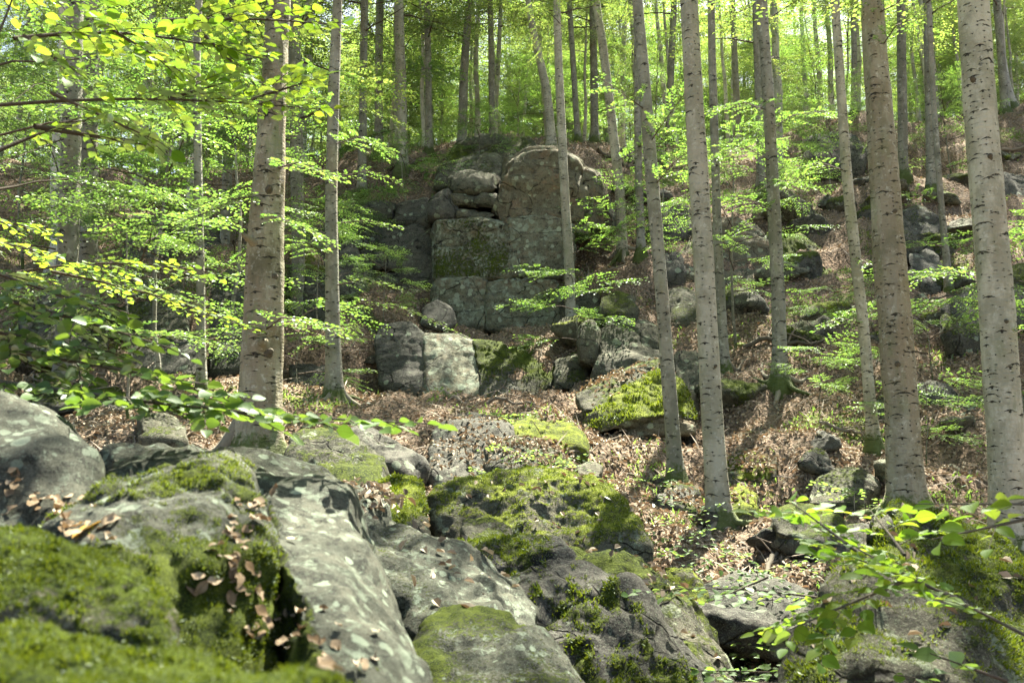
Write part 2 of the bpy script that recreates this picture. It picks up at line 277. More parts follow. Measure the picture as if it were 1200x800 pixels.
# ------------------------------------------------------------------ trees of the photograph (picture points, distance, widths in pixels)
# key: (distance, [(u, v) from foot to frame top], [widths], bark, crown seed, label)
TREES = [
 (10.0, [(300,562),(305,450),(311,300),(318,150),(327,0)], [55,50,46,37,31], 'B_MOSSY', 'thickest trunk left of the rock face, mossy and scarred, rising behind the near ledge'),
 (15.5, [(394,482),(390,400),(388,250),(391,100),(396,0)], [21,19,17,15,12], 'B_GREY', 'slim straight grey beech with mossy roots at the left foot of the lower rock face'),
 (11.0, [(846,640),(832,450),(822,250),(812,100),(807,0)], [29,27,25,24,23], 'B_PALE', 'smooth pale beech with mossy splayed roots in the middle of the leafy clearing'),
 (12.7, [(792,553),(780,400),(765,220),(755,100),(747,0)], [19,18,17,16,14], 'B_GREY', 'slender leaning beech standing in front of the cracked wedge boulder'),
 (11.0, [(1064,588),(1055,470),(1043,300),(1030,130),(1021,0)], [44,40,37,33,30], 'B_OLD', 'thick beech with brown flaking bark and mossy foot behind the mossy right boulder'),
 (10.0, [(1187,655),(1171,400),(1156,220),(1140,0)], [46,43,41,37], 'B_PALE', 'broad pale trunk with black eyebrow scars at the right edge'),
 (13.5, [(1025,533),(1012,380),(993,220),(984,80),(978,0)], [15,14,13,12,11], 'B_PALE', 'thin whitish beech just left of the brown flaking trunk'),
 (17.0, [(915,458),(912,350),(905,200),(898,80),(893,0)], [19,17,16,15,13], 'B_GREY', 'grey beech with roots spread over sunlit litter halfway up the slope'),
 (18.0, [(852,452),(846,380),(840,250),(836,120),(833,0)], [13,12,11,11,10], 'B_GREY', 'thin grey trunk close behind the smooth pale clearing beech'),
 (23.0, [(668,326),(662,230),(656,110),(652,0)], [14,12,11,10], 'B_PALE', 'thin bright beech growing against the right end of the rock face'),
 (25.0, [(730,312),(727,230),(718,150),(706,50),(698,0)], [14,13,12,12,10], 'B_PALE', 'whitish trunk leaning left above the litter right of the rock face'),
 (24.0, [(752,308),(749,220),(747,140),(746,0)], [11,10,9,8], 'B_GREY', 'thin grey trunk beside the leaning whitish one right of the rock face'),
 (21.0, [(1111,322),(1103,240),(1094,120),(1088,0)], [9,8,7,6], 'B_GREY', 'sapling-thin trunk between the two big right-hand beeches'),
 (28.0, [(1092,232),(1089,100),(1087,0)], [13,12,11], 'B_GREY', 'upright grey trunk high on the slope left of the scarred pale trunk'),
 (29.0, [(1058,212),(1057,100),(1056,0)], [13,12,11], 'B_GREY', 'upright grey trunk high on the slope just right of the brown flaking trunk'),
 (31.0, [(893,232),(890,120),(886,0)], [13,12,10], 'B_GREY', 'dark grey trunk hidden behind the slope beech with spread roots'),
 (38.0, [(1178,132),(1173,60),(1168,0)], [11,10,10], 'B_GREY', 'trunk on the upper crest behind the pale trunk at the right edge'),
 (14.0, [(77,415),(80,280),(85,120),(88,0)], [26,25,24,21], 'B_GREY', 'left one of the paired thick trunks behind the left foliage'),
 (17.0, [(104,380),(104,250),(106,120),(108,0)], [22,21,20,18], 'B_GREY', 'right one of the paired thick trunks behind the left foliage'),
 (14.0, [(238,462),(235,330),(232,190),(230,60)], [12,12,11,10], 'B_GREY', 'thin dark trunk between the paired trunks and the thickest trunk'),
 (23.0, [(350,300),(348,200),(346,100),(345,0)], [17,17,16,14], 'B_GREY', 'grey trunk directly behind the thickest trunk'),
 (31.0, [(472,202),(470,100),(467,0)], [15,14,13], 'B_PALE', 'bright trunk with black knots left of the mossy dome on the crest'),
 (36.0, [(444,184),(444,80),(445,0)], [12,11,10], 'B_GREY', 'pale grey trunk left of the bright knotted crest trunk'),
 (36.0, [(503,184),(502,80),(500,0)], [10,9,8], 'B_GREY', 'slim trunk with a spotted stem right of the bright knotted crest trunk'),
 (37.0, [(541,175),(544,80),(550,0)], [13,12,8], 'B_GREY', 'forked trunk rising just left of the mossy dome on the crest'),
 (37.0, [(577,166),(576,80),(574,0)], [8,8,7], 'B_GREY', 'twin-stemmed trunk rising behind the mossy dome on the crest'),
 (32.0, [(648,184),(642,110),(630,60),(618,0)], [15,11,10,8], 'B_PALE', 'curving silver trunk that leans left at the right end of the mossy dome'),
 (36.0, [(678,170),(672,80),(667,0)], [8,8,7], 'B_GREY', 'straight silver trunk behind the curving crest trunk'),
 (38.0, [(697,172),(696,80),(694,0)], [11,10,9], 'B_GREY', 'grey trunk on the crest behind the leaning whitish trunk'),
 (38.0, [(783,170),(786,90),(790,0)], [10,9,8], 'B_GREY', 'grey trunk on the crest left of the smooth pale beech'),
 (44.0, [(866,180),(862,90),(858,0)], [9,9,8], 'B_GREY', 'far trunk framed between the smooth pale beech and the slope beech'),
 (40.0, [(1001,140),(1001,60),(1000,0)], [9,8,8], 'B_GREY', 'far trunk framed between the thin whitish beech and the brown flaking trunk'),
 (27.0, [(263,300),(266,220),(270,100),(272,0)], [13,13,12,11], 'B_GREY', 'grey trunk left of the thickest trunk above the sunlit leaf patch'),
 (30.0, [(424,235),(425,150),(427,0)], [12,11,10], 'B_GREY', 'grey trunk right of the slim straight beech on the left shoulder'),
]
# ------------------------------------------------------------------ terrain
A = [(850,780,6.3),(760,760,6.8),(900,700,8),(765,650,9.6),(950,640,10),(1100,650,9.3),(1190,665,9.5),(700,640,9.6),
 (1000,450,16),(1150,480,14.5),(1000,380,20),(1180,400,18),(1100,330,22),(1190,340,21),(900,380,20),(960,300,25),(880,330,23),(880,250,30),(960,225,32),(1100,220,30),(1190,210,31),
 (850,190,37),(1000,170,38),(1150,145,39),(1240,120,40),(800,250,30),(500,200,33),(440,205,34),(560,180,36),(700,172,37),(780,172,38),(610,168,38),(300,215,36),(150,215,36),(20,210,36),
 (600,500,14.6),(500,485,16),(430,485,16),(650,485,16),(470,474,17.4),(520,484,17.3),(570,484,17.3),(625,480,17.4),(700,500,14.5),(740,505,14.5),(700,560,12.2),(400,352,23),(470,372,22),(540,385,22.3),(640,390,21.8),(690,396,20.5),
 (740,355,22),(700,335,23.5),(760,290,26),(700,250,29),(760,232,30),(820,300,25),(340,445,17),(200,312,23),(300,292,25),(100,330,22),(20,330,22),(410,312,25),(470,230,30),
 (240,465,14),(150,480,12),(60,470,12),(350,530,11),(320,560,10),(100,590,8),(180,630,6.5),(420,565,11),(500,545,12.4),(545,610,10.6),(620,560,11.5),(740,600,10.8),(640,545,12.5),
 (870,500,15.2),(860,560,12.6),(950,580,11.8),(1010,600,10.8),(970,500,14.6),(1110,560,12),(1240,560,12),(1240,450,17),(-60,440,14),(-60,300,24)]
A = [P(*a) for a in A]
for t in TREES: A.append(P(*t[1][0], t[0]))
A += [np.array(q, float) for q in [(0,-1,-1.55),(0,1.5,-1.5),(1.5,4,-1.45),(-1.5,4,-1.3),(4,5,-1.45),(-4,4,-.9),(8,3,-1.6),(-8,3,-.6),(0,-8,-3.6),(-12,-6,-2.6),(12,-6,-3.4),(0,-25,-11),(-30,-20,-8),(30,-20,-10),
  (-30,8,1.5),(-30,20,7.5),(-30,35,14.5),(32,8,0),(32,20,7),(32,32,14.5),(32,44,19),(-20,14,3.5),(20,10,-.3),(-32,50,17),(0,50,17.4),(30,55,21),(-10,60,18),(-60,60,19),(60,60,22),(0,80,20),(-60,90,22),(60,90,25),(0,130,27),(-110,130,28),(110,130,31),(-110,40,14),(110,40,16),(-110,-30,-10),(110,-30,-12),(0,-110,-32),(-110,-110,-32),(110,-110,-34)]]
A = np.array(A)
def _tps(a, b):
    r2 = ((a[:, None, :2]-b[None, :, :2])**2).sum(-1); return .5*r2*np.log(r2+1e-9)
_n = len(A); _M = np.zeros((_n+3, _n+3)); _M[:_n, :_n] = _tps(A, A)+np.eye(_n)*.35
_M[:_n, _n] = 1; _M[:_n, _n+1:] = A[:, :2]; _M[_n:, :_n] = _M[:_n, _n:].T
_W = np.linalg.solve(_M, np.concatenate((A[:, 2], np.zeros(3))))
def _out(a, b, k, n): s = np.linspace(0, 1, n)[1:]; return a+(b-a)*s**k
XS = np.concatenate((-_out(30, 620, 2.4, 40)[::-1], np.arange(-30, 30.01, .2), _out(30, 620, 2.4, 40)))
YS = np.concatenate((-_out(2, 620, 2.4, 40)[::-1], np.arange(-2, 42, .2), _out(42, 700, 2.4, 46)))
gx, gy = np.meshgrid(XS, YS); q = np.stack((np.clip(gx, -110, 110), np.clip(gy, -110, 130)), -1).reshape(-1, 2)
Z = np.concatenate([_tps(c, A)@_W[:_n]+_W[_n]+c@_W[_n+1:] for c in np.array_split(q, 12)]).reshape(gx.shape)
STEPS = [[(508,388,22.9),(706,394,22.7)],[(410,330,24.6),(440,336,24.3),(520,342,24.0)],[(440,464,19.1),(500,476,18.6),(566,482,18.3),(612,479,18.4),(655,466,18.9)],[(335,464,18.5),(398,460,18.7)],
 [(334,384,22.4),(394,384,22.4),(430,354,22.8)],[(150,444,15.7),(300,444,16.4)],[(118,402,17.3),(218,402,17.3)],[(20,434,15),(130,434,15)],[(36,487,12.7),(152,487,12.7)],[(680,508,14.2),(818,514,14.4)],
 [(785,338,23.6),(905,330,23.5)],[(505,568,11.6),(600,556,11.8)],[(696,432,17.8),(788,434,17.7)],[(786,468,16.5),(828,466,16.5)],[(604,528,12.7),(680,530,12.7)],[(498,612,7.9),(600,660,7.2),(752,668,7.1)],[(905,330,24.0),(985,326,24.2)],[(944,200,34.3),(1012,200,34.3)],
 [(1060,336,21.4),(1110,336,21.4)],[(1046,296,23.9),(1098,296,23.9)],[(1168,375,18),(1250,375,18)],[(1104,398,17.4),(1168,398,17.4)],[(856,565,12.2),(910,563,12.3)],[(940,585,11.4),(1024,584,11.4)],[(400,294,25.2),(470,290,25.4)]]
for st in STEPS:
    q_ = np.array([P(*a) for a in st]); q_ = q_[np.argsort(q_[:, 0])]; yb = np.interp(gx, q_[:, 0], q_[:, 1]); zb = np.interp(gx, q_[:, 0], q_[:, 2])
    m_ = (gx > q_[0, 0]-.35) & (gx < q_[-1, 0]+.35) & (gy > yb-4) & (gy < yb+.8); dl = yb-gy
    lim = zb-.05-np.clip(dl, 0, 4)*.22+np.clip(dl-1.5, 0, 4)*.6; Z = np.where(m_, np.minimum(Z, lim), Z)
pp = np.stack((gx, gy, Z*0), -1)
amp = ss(3, 10, np.hypot(gx, gy))*.7+.3
Z = Z+amp*(.32*fbm(pp*.45, 2, 5)+.17*fbm(pp*1.5, 3, 9)+.05*fbm(pp*5, 2, 21))
def H(x, y):
    x = np.asarray(x, float); y = np.asarray(y, float)
    i = np.clip(np.searchsorted(XS, x)-1, 0, len(XS)-2); j = np.clip(np.searchsorted(YS, y)-1, 0, len(YS)-2)
    fx = (x-XS[i])/(XS[i+1]-XS[i]); fy = (y-YS[j])/(YS[j+1]-YS[j])
    return Z[j, i]*(1-fx)*(1-fy)+Z[j, i+1]*fx*(1-fy)+Z[j+1, i]*(1-fx)*fy+Z[j+1, i+1]*fx*fy
def HN(x, y):
    e = .12; a = np.stack(((H(x-e, y)-H(x+e, y)), (H(x, y-e)-H(x, y+e)), np.full(np.shape(x), 2*e)), -1)
    return a/np.linalg.norm(a, axis=-1)[..., None]
V = np.stack((gx, gy, Z), -1).reshape(-1, 3); nx, ny = len(XS), len(YS)
i = (np.arange(ny-1)[:, None]*nx+np.arange(nx-1)[None]).ravel(); F = np.stack((i, i+1, i+nx+1, i+nx), 1)
gmoss = (.18+.45*fbm(V*np.array((.55, .55, 0)), 3, 31)).ravel()
ground = link('ground', mesh('ground', V, F, [M_GROUND], attr={'moss': gmoss}), kind='structure')

# ------------------------------------------------------------------ leaf shapes
def norm(a): return a/(np.linalg.norm(a, axis=-1, keepdims=True)+1e-9)
def leaf_quads(p, d, n, L, wid=.62, fold=.12):
    "two-sided folded diamonds: p base, d direction, n normal, L length"
    L = np.broadcast_to(L, (len(p),))[:, None]; s = norm(np.cross(d, n)); n = np.cross(s, d)
    a = p+d*L*.45+s*L*wid*.5+n*L*fold; b = p+d*L*.45-s*L*wid*.5+n*L*fold; t = p+d*L-n*L*fold*.5
    V = np.stack((p, a, t, b), 1).reshape(-1, 3); i = np.arange(len(p))*4
    return V, np.stack((i, i+1, i+2, i+3), 1)
def leaf_quads6(p, d, n, L, wid=.62, fold=.1):
    "ovate leaf of two quads joined at the midrib"
    L = np.broadcast_to(L, (len(p),))[:, None]; s = norm(np.cross(d, n)); n = np.cross(s, d)
    w_ = L*wid*.5
    a = p+d*L*.28+s*w_*.92+n*L*fold; b = p+d*L*.68+s*w_*.72+n*L*fold*.7; t = p+d*L-n*L*fold*.6
    c = p+d*L*.28-s*w_*.92+n*L*fold; e = p+d*L*.68-s*w_*.72+n*L*fold*.7
    V = np.stack((p, a, b, t, e, c), 1).reshape(-1, 3); i = np.arange(len(p))*6
    return V, np.concatenate((np.stack((i, i+1, i+2, i+3), 1), np.stack((i, i+3, i+4, i+5), 1)))
MOSSF = leaf_mat('moss_fronds', (.05, .08, .008), (.14, .17, .015), (.11, .17, .01), (.25, .31, .02), 0, .8, .35)

# ------------------------------------------------------------------ rocks
_cs = {}
def norm_(a): return a/np.linalg.norm(a, axis=-1, keepdims=True)
def cube_sphere(n):
    if n in _cs: return _cs[n]
    g = np.tan(np.linspace(-1, 1, n+1)*np.pi/4); idx = {}; V = []; F = []
    a, b = np.meshgrid(g, g, indexing='ij'); one = np.ones_like(a)
    fs = [(one, a, b), (-one, b, a), (b, one, a), (a, -one, b), (a, b, one), (b, a, -one)]
    allv = np.concatenate([np.stack(f, -1).reshape(-1, 3) for f in fs])
    key = np.round(allv*1e5).astype(np.int64); _, first, inv = np.unique(key, axis=0, return_index=True, return_inverse=True); inv = inv.ravel()
    k = (np.arange(n)[:, None]*(n+1)+np.arange(n)[None]).ravel(); q = np.stack((k, k+n+1, k+n+2, k+1), 1)
    F = np.concatenate([q+s*(n+1)**2 for s in range(6)]); Vu = allv[first]; Vu = Vu/np.linalg.norm(Vu, axis=1)[:, None]
    _cs[n] = (Vu, inv[F]); return _cs[n]
def vnormals(V, F):
    fn = np.cross(V[F[:, 2]]-V[F[:, 0]], V[F[:, 3]]-V[F[:, 1]]); N = np.zeros_like(V)
    for k in range(4): np.add.at(N, F[:, k], fn)
    return N/(np.linalg.norm(N, axis=1)[:, None]+1e-12)
PERCH = []      # spots on rock tops where litter can lie
def hull_rock(pts, n=40, round_=16, rough=1.0, strata=.0, fine=1.0, seed=0, tilt=(.1, .15, 1), crack=0., sfreq=1., facets=16, fmin=.86):
    pts = np.asarray(pts, float); lo, hi = pts.min(0), pts.max(0); c = (lo+hi)/2*.5+pts.mean(0)*.5; sc = (hi-lo)/2+1e-6
    q = (pts-c)/sc; bm = bmesh.new(); vs = [bm.verts.new(p) for p in q]; bmesh.ops.convex_hull(bm, input=vs)
    bm.faces.ensure_lookup_table(); N = []; D = []
    for f in bm.faces:
        nn = np.array(f.normal); 
        if np.linalg.norm(nn) < .5: continue
        d = nn@np.array(f.verts[0].co)
        if d < 0: nn, d = -nn, -d
        N.append(nn); D.append(max(d, .06))
    bm.free(); N = np.array(N); D = np.array(D)
    rf = np.random.default_rng(seed+500); rn = norm_(rf.normal(0, 1, (facets, 3))); sup = (q@rn.T).max(0)
    N = np.concatenate((N, rn)); D = np.concatenate((D, sup*rf.uniform(fmin, .99, facets)))
    key = np.round(np.c_[N, D]*25); _, u = np.unique(key, axis=0, return_index=True); N, D = N[u], D[u]
    D = D*(1+1.1/round_); S, F = cube_sphere(n); s = np.clip(S@N.T/D, 1e-6, None); mx = s.max(1)
    r = 1/(mx*((s/mx[:, None])**round_).sum(1)**(1/round_)); V = S*r[:, None]*sc+c
    L = float(np.mean(np.sort(hi-lo)[1:])); Nn = vnormals(V, F)
    if (Nn*(V-c)).sum() < 0: F = F[:, ::-1]; Nn = -Nn
    o = seed*7.7
    d = rough*L*(.075*fbm(V*(1.5/L)+o, 3, seed)+.022*fbm(V*(6/L)+o, 3, seed+3))
    lf = max(L, .5)
    d += fine*.009*(1-2*np.abs(fbm(V*(13/min(lf, 1.5))+o, 3, seed+29)))
    d += fine*.018*np.minimum(lf, 1.5)*(1-2*np.abs(fbm(V*(5/np.minimum(lf, 1.5))+o, 3, seed+9)))
    if strata:
        t = np.array(tilt, float); t /= np.linalg.norm(t); h = (V@t)*(6*sfreq/L)+1.1*fbm(V*(1.4/L)+o, 3, seed+5)
        fr = h-np.floor(h); d += strata*L/sfreq*.035*(_pr[(np.floor(h).astype(int)*31+seed) & 4095]-.0) - strata*L/sfreq*.03*(1-ss(0, .1, np.minimum(fr, 1-fr)))
    if crack:
        cn = np.abs(fbm(V*(1.1/L)+o+4, 3, seed+12)); d -= crack*L*.06*(1-ss(0, .05, cn))
    V = V+Nn*d[:, None]; Nn = vnormals(V, F)
    return V, F, Nn, L
def make_rock(name, pts, mat, label=None, cat=None, parent=None, px=120, moss=.4, litter=0., group=None, mossdir=None, fuzz=None, **kw):
    kwfz = fuzz; n = int(np.clip(px/3.4, 10, 84)) if name != 'ledge_rock' else int(np.clip(px/2.3, 20, 125)); V, F, N, L = hull_rock(pts, n=n, seed=kw.pop('seed', abs(hash(str(np.round(pts[0], 2)))) % 97 if False else int(abs(pts[0][0]*37+pts[0][2]*91)) % 97), **kw)
    up = N[:, 2] if mossdir is None else N@(np.array(mossdir)/np.linalg.norm(mossdir))
    mo = moss*(.22+.8*np.clip(up, 0, 1))+.5*moss*fbm(V*(2.2/max(L, .3)), 3, 44)
    V = V+N*(ss(.35, .75, mo)*(.012+.012*fbm(V*14, 2, 8)))[:, None]*min(1, L)
    if parent is None:
        base = np.array((V[:, 0].mean(), V[:, 1].mean(), V[:, 2].min()))
        me = mesh(name, V-base, F, [mat], attr={'moss': mo}); o = link(name, me, loc=base, label=label, category=cat)
        if group: o['group'] = group
    else:
        base = np.array(parent.location); cc = V.mean(0)
        me = mesh(name, V-cc, F, [mat], attr={'moss': mo}); o = link(name, me, parent=parent, loc=cc-base)
    fz = kwfz
    if fz:
        tri = F; ar = np.linalg.norm(np.cross(V[F[:, 2]]-V[F[:, 0]], V[F[:, 3]]-V[F[:, 1]]), axis=1)*ss(.3, .6, mo[F].mean(1))
        vis_ = (N[F[:, 0]]*(-V[F[:, 0]])).sum(1)/np.linalg.norm(V[F[:, 0]], axis=1) > -.25; ar = ar*vis_
        if ar.sum() > 0:
            c_ = rng.choice(len(F), fz[0], p=ar/ar.sum()); a_, b_ = rng.random((2, fz[0], 1)); q4 = V[F[c_]]
            pz = (q4[:, 0]*(1-a_)+q4[:, 1]*a_)*(1-b_)+(q4[:, 3]*(1-a_)+q4[:, 2]*a_)*b_; nn = N[F[c_, 0]]
            dz = norm_(nn+rng.normal(0, .55, (fz[0], 3))+np.array((0, 0, .3))); cl = .5+1.0*np.clip(vnoise(pz*(.35/fz[1]), 5)+.5, 0, 1.2)
            Vz, Fz = leaf_quads(pz-nn*fz[1]*.2, dz, norm_(rng.normal(0, 1, (fz[0], 3))), rng.uniform(.5, 1.1, fz[0])*fz[1]*cl, .3, .1)
            link('moss', mesh('moss', Vz-np.array(o.location if parent is None else parent.location), Fz, [MOSSF], False), parent=o if parent is None else parent, kind='stuff')
    if litter:
        k = np.where(N[:, 2] > .72)[0]
        if len(k):
            area = (2*L)**2; m = int(litter*area*60); k = rng.choice(k, m)
            PERCH.append(np.c_[V[k]+rng.normal(0, L/n*1.2, (m, 3))*np.array((1, 1, .1)), N[k]])
    return o
def pic(pts, thick, k=.75, drop=0., dropk=1.0):
    "front outline (u, v, d) + a back outline pushed away from the viewer"
    a = np.array(pts, float); c = a.mean(0); f = [P(*p) for p in a]
    b = [P(c[0]+(p[0]-c[0])*k, c[1]+(p[1]-c[1])*k, p[2]+thick) for p in a]
    out = f+b
    if drop: out = out+[p-np.array((0, 0, drop)) for p in out]
    return out
def ext(pts): a = np.array(pts, float); return max(np.ptp(a[:, 0]), np.ptp(a[:, 1]))

# big stepped outcrop: one thing, its blocks are parts
def outcrop(label, blocks):
    foot = P(*blocks[0][0][0]); t = thing('rock_outcrop', label, 'rock outcrop', (foot[0], foot[1], float(H(foot[0], foot[1]))))
    for b in blocks:
        pts, thick, mat, kw = b; kw = dict(kw)
        a_ = np.array(pts, float)
        if label.startswith('tall') and a_[:, 0].min() > 495 and a_[:, 2].mean() < 26.6:      # the rows of the tall face stand almost flush
            c_ = a_.mean(0); a_[:, 2] = 23.0+(a_[:, 2]-23.0)*.42; a_[:, :2] = c_[:2]+(a_[:, :2]-c_[:2])*1.045; pts = [tuple(q) for q in a_]; thick += 1
        k = kw.pop('k', .9)
        make_rock('block', pic(pts, thick, k), mat, parent=t, px=ext(pts), **kw)
    return t
C, D_, B_, G_ = M_CLIFF, M_DARK, M_BROWN, M_GREY
big = dict(round_=110, rough=.2, strata=.5, sfreq=1.3, crack=.5, moss=.28, k=1.0, fine=.8, facets=3, fmin=.97)
outcrop('tall stepped rock face of stacked grey and brown blocks in the middle of the slope', [
 ([(512,326,24.0),(508,285,24.2),(514,262,24.3),(560,258,24.3),(598,266,24.2),(598,322,23.9),(560,328,23.9)], 3, C, dict(big, moss=.55, mossdir=(-.25,-.9,.4))),
 ([(599,324,23.9),(596,258,24.2),(640,252,24.3),(672,264,24.4),(672,300,24.4),(668,326,24.2),(640,327,23.8)], 3, C, dict(big, moss=.2)),
 ([(508,386,23.0),(508,340,23.3),(516,325,23.4),(560,322,23.3),(572,328,23.3),(570,386,22.9)], 3, C, dict(big, moss=.2)),
 ([(571,387,22.9),(572,330,23.2),(600,326,23.3),(650,330,23.3),(657,345,23.3),(654,388,22.9),(610,389,22.8)], 3, C, dict(big, moss=.25)),
 ([(656,390,22.8),(655,350,23.0),(668,338,23.2),(700,345,23.4),(706,390,22.8)], 2.5, G_, dict(big, moss=.45)),
 ([(584,261,25.2),(579,238,25.4),(586,218,25.5),(596,215,25.6),(604,240,25.5),(600,262,25.2)], 3, B_, dict(dict(big, facets=14, fmin=.9, crack=1.0, strata=.9, rough=.5))),
 ([(602,262,25.2),(588,216,25.4),(598,192,25.6),(625,181,25.8),(655,184,25.8),(672,192,25.9),(684,215,25.8),(686,262,25.4),(645,262,25.2)], 4, B_, dict(big, strata=1.0, crack=1.0, facets=22, fmin=.88, round_=60, rough=.5)),
 ([(684,264,25.6),(680,215,25.9),(686,198,26.2),(704,205,26.4),(712,235,26.4),(708,266,25.8)], 3, B_, dict(big)),
 ([(590,265,25.0),(592,254,25.2),(640,256,25.2),(688,262,25.3),(690,275,25.2),(640,272,24.9)], 3, B_, dict(big, strata=0)),
 ([(532,228,25.6),(528,210,25.9),(545,205,26.0),(578,208,26.0),(585,216,25.8),(584,226,25.6)], 3, G_, dict(dict(big, facets=14, fmin=.9, crack=1.0, strata=.9, rough=.5), round_=14)),
 ([(530,243,25.3),(528,228,25.6),(580,228,25.6),(583,243,25.3)], 3, G_, dict(dict(big, facets=14, fmin=.9, crack=1.0, strata=.9, rough=.5))),
 ([(536,258,25.0),(538,244,25.2),(582,244,25.2),(583,258,25.0)], 3, G_, dict(dict(big, facets=14, fmin=.9, crack=1.0, strata=.9, rough=.5), moss=.1)),
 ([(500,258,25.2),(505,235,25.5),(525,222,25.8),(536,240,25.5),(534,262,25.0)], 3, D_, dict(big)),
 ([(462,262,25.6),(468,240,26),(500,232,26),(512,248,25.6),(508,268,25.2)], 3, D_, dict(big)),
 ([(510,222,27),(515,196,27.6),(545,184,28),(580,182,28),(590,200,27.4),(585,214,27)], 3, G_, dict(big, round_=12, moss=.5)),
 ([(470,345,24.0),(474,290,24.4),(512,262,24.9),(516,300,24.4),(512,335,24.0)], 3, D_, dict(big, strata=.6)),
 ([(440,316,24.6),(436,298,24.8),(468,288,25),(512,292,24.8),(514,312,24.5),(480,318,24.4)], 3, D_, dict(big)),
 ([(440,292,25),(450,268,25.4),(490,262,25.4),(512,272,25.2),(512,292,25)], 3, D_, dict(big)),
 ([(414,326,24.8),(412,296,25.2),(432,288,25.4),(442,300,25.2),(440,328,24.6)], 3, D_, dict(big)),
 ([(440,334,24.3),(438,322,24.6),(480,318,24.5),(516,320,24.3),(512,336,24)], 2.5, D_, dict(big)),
])
outcrop('lower rock wall with a pale lichen patch below the tall face', [
 ([(446,455,19.3),(440,400,20.0),(446,382,20.4),(480,376,20.6),(500,392,20.0),(504,470,18.8),(470,464,19.0)], 2.5, D_, dict(big, moss=.3, strata=.2)),
 ([(500,472,18.7),(496,392,20.0),(540,392,20.2),(560,402,20.0),(566,478,18.4),(530,478,18.5)], 2.5, C, dict(big, moss=.2, strata=0)),
 ([(562,478,18.4),(556,400,20.0),(588,406,20.0),(602,420,19.8),(612,475,18.5)], 2.5, D_, dict(big, moss=.55, mossdir=(0,-.8,.6))),
 ([(608,470,18.6),(592,410,20),(625,406,20.4),(650,414,20.4),(655,440,19.8),(640,462,19)], 2.5, G_, dict(big, moss=.85, round_=12)),
 ([(496,382,21.0),(498,362,21.6),(512,353,21.9),(528,362,21.8),(534,378,21.5),(522,388,21.0)], 1.2, D_, dict(big, round_=12, moss=.1)),
 ([(388,420,20),(384,375,21),(402,352,21.6),(432,358,21.4),(446,385,20.8),(444,425,19.8)], 2.5, D_, dict(big, moss=.5)),
 ([(338,462,18.5),(340,400,20),(362,385,20.5),(392,395,20.2),(396,455,18.8)], 2.5, D_, dict(big, moss=.3)),
 ([(650,455,18.8),(652,425,19.5),(676,415,19.8),(690,428,19.5),(688,455,18.8)], 1.5, G_, dict(big, moss=.5, round_=12)),
])
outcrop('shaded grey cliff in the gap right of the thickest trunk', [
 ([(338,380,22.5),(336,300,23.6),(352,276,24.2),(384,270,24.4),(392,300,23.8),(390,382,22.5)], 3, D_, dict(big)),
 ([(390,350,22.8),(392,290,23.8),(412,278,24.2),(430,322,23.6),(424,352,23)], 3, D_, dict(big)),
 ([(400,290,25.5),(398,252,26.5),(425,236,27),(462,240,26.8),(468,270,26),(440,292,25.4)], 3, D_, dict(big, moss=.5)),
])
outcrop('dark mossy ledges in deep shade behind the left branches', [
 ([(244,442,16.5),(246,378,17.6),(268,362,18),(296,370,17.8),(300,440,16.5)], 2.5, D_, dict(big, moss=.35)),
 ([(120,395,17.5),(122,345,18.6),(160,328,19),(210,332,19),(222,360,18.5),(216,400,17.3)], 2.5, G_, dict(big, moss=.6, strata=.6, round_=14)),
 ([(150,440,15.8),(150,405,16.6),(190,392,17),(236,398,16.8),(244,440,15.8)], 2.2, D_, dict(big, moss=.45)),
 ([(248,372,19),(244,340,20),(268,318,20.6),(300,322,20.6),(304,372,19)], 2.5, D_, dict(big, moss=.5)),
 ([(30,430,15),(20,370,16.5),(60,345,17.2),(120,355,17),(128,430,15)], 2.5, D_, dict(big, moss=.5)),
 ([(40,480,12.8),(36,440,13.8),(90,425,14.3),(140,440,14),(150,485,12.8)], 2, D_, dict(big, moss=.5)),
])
outcrop('cracked wedge boulder split along a slanting joint behind the leaning slender beech', [
 ([(680,480,14.6),(676,462,15.0),(720,440,15.6),(768,422,16.2),(785,432,16.2),(724,470,14.7),(690,484,14.5)], 1.6, G_, dict(big, moss=.6, round_=26, litter=.3)),
 ([(682,500,14.3),(684,486,14.4),(726,470,14.6),(770,432,15.6),(800,450,15.4),(815,492,14.8),(790,484,14.4),(740,492,14.2),(706,506,14.2)], 1.7, M_MOSSY, dict(big, moss=.72, fuzz=(9000, .05))),
 ([(732,512,14.4),(738,497,14.5),(785,488,14.5),(815,494,14.7),(812,508,14.5)], 1.2, B_, dict(big, moss=.1)),
])
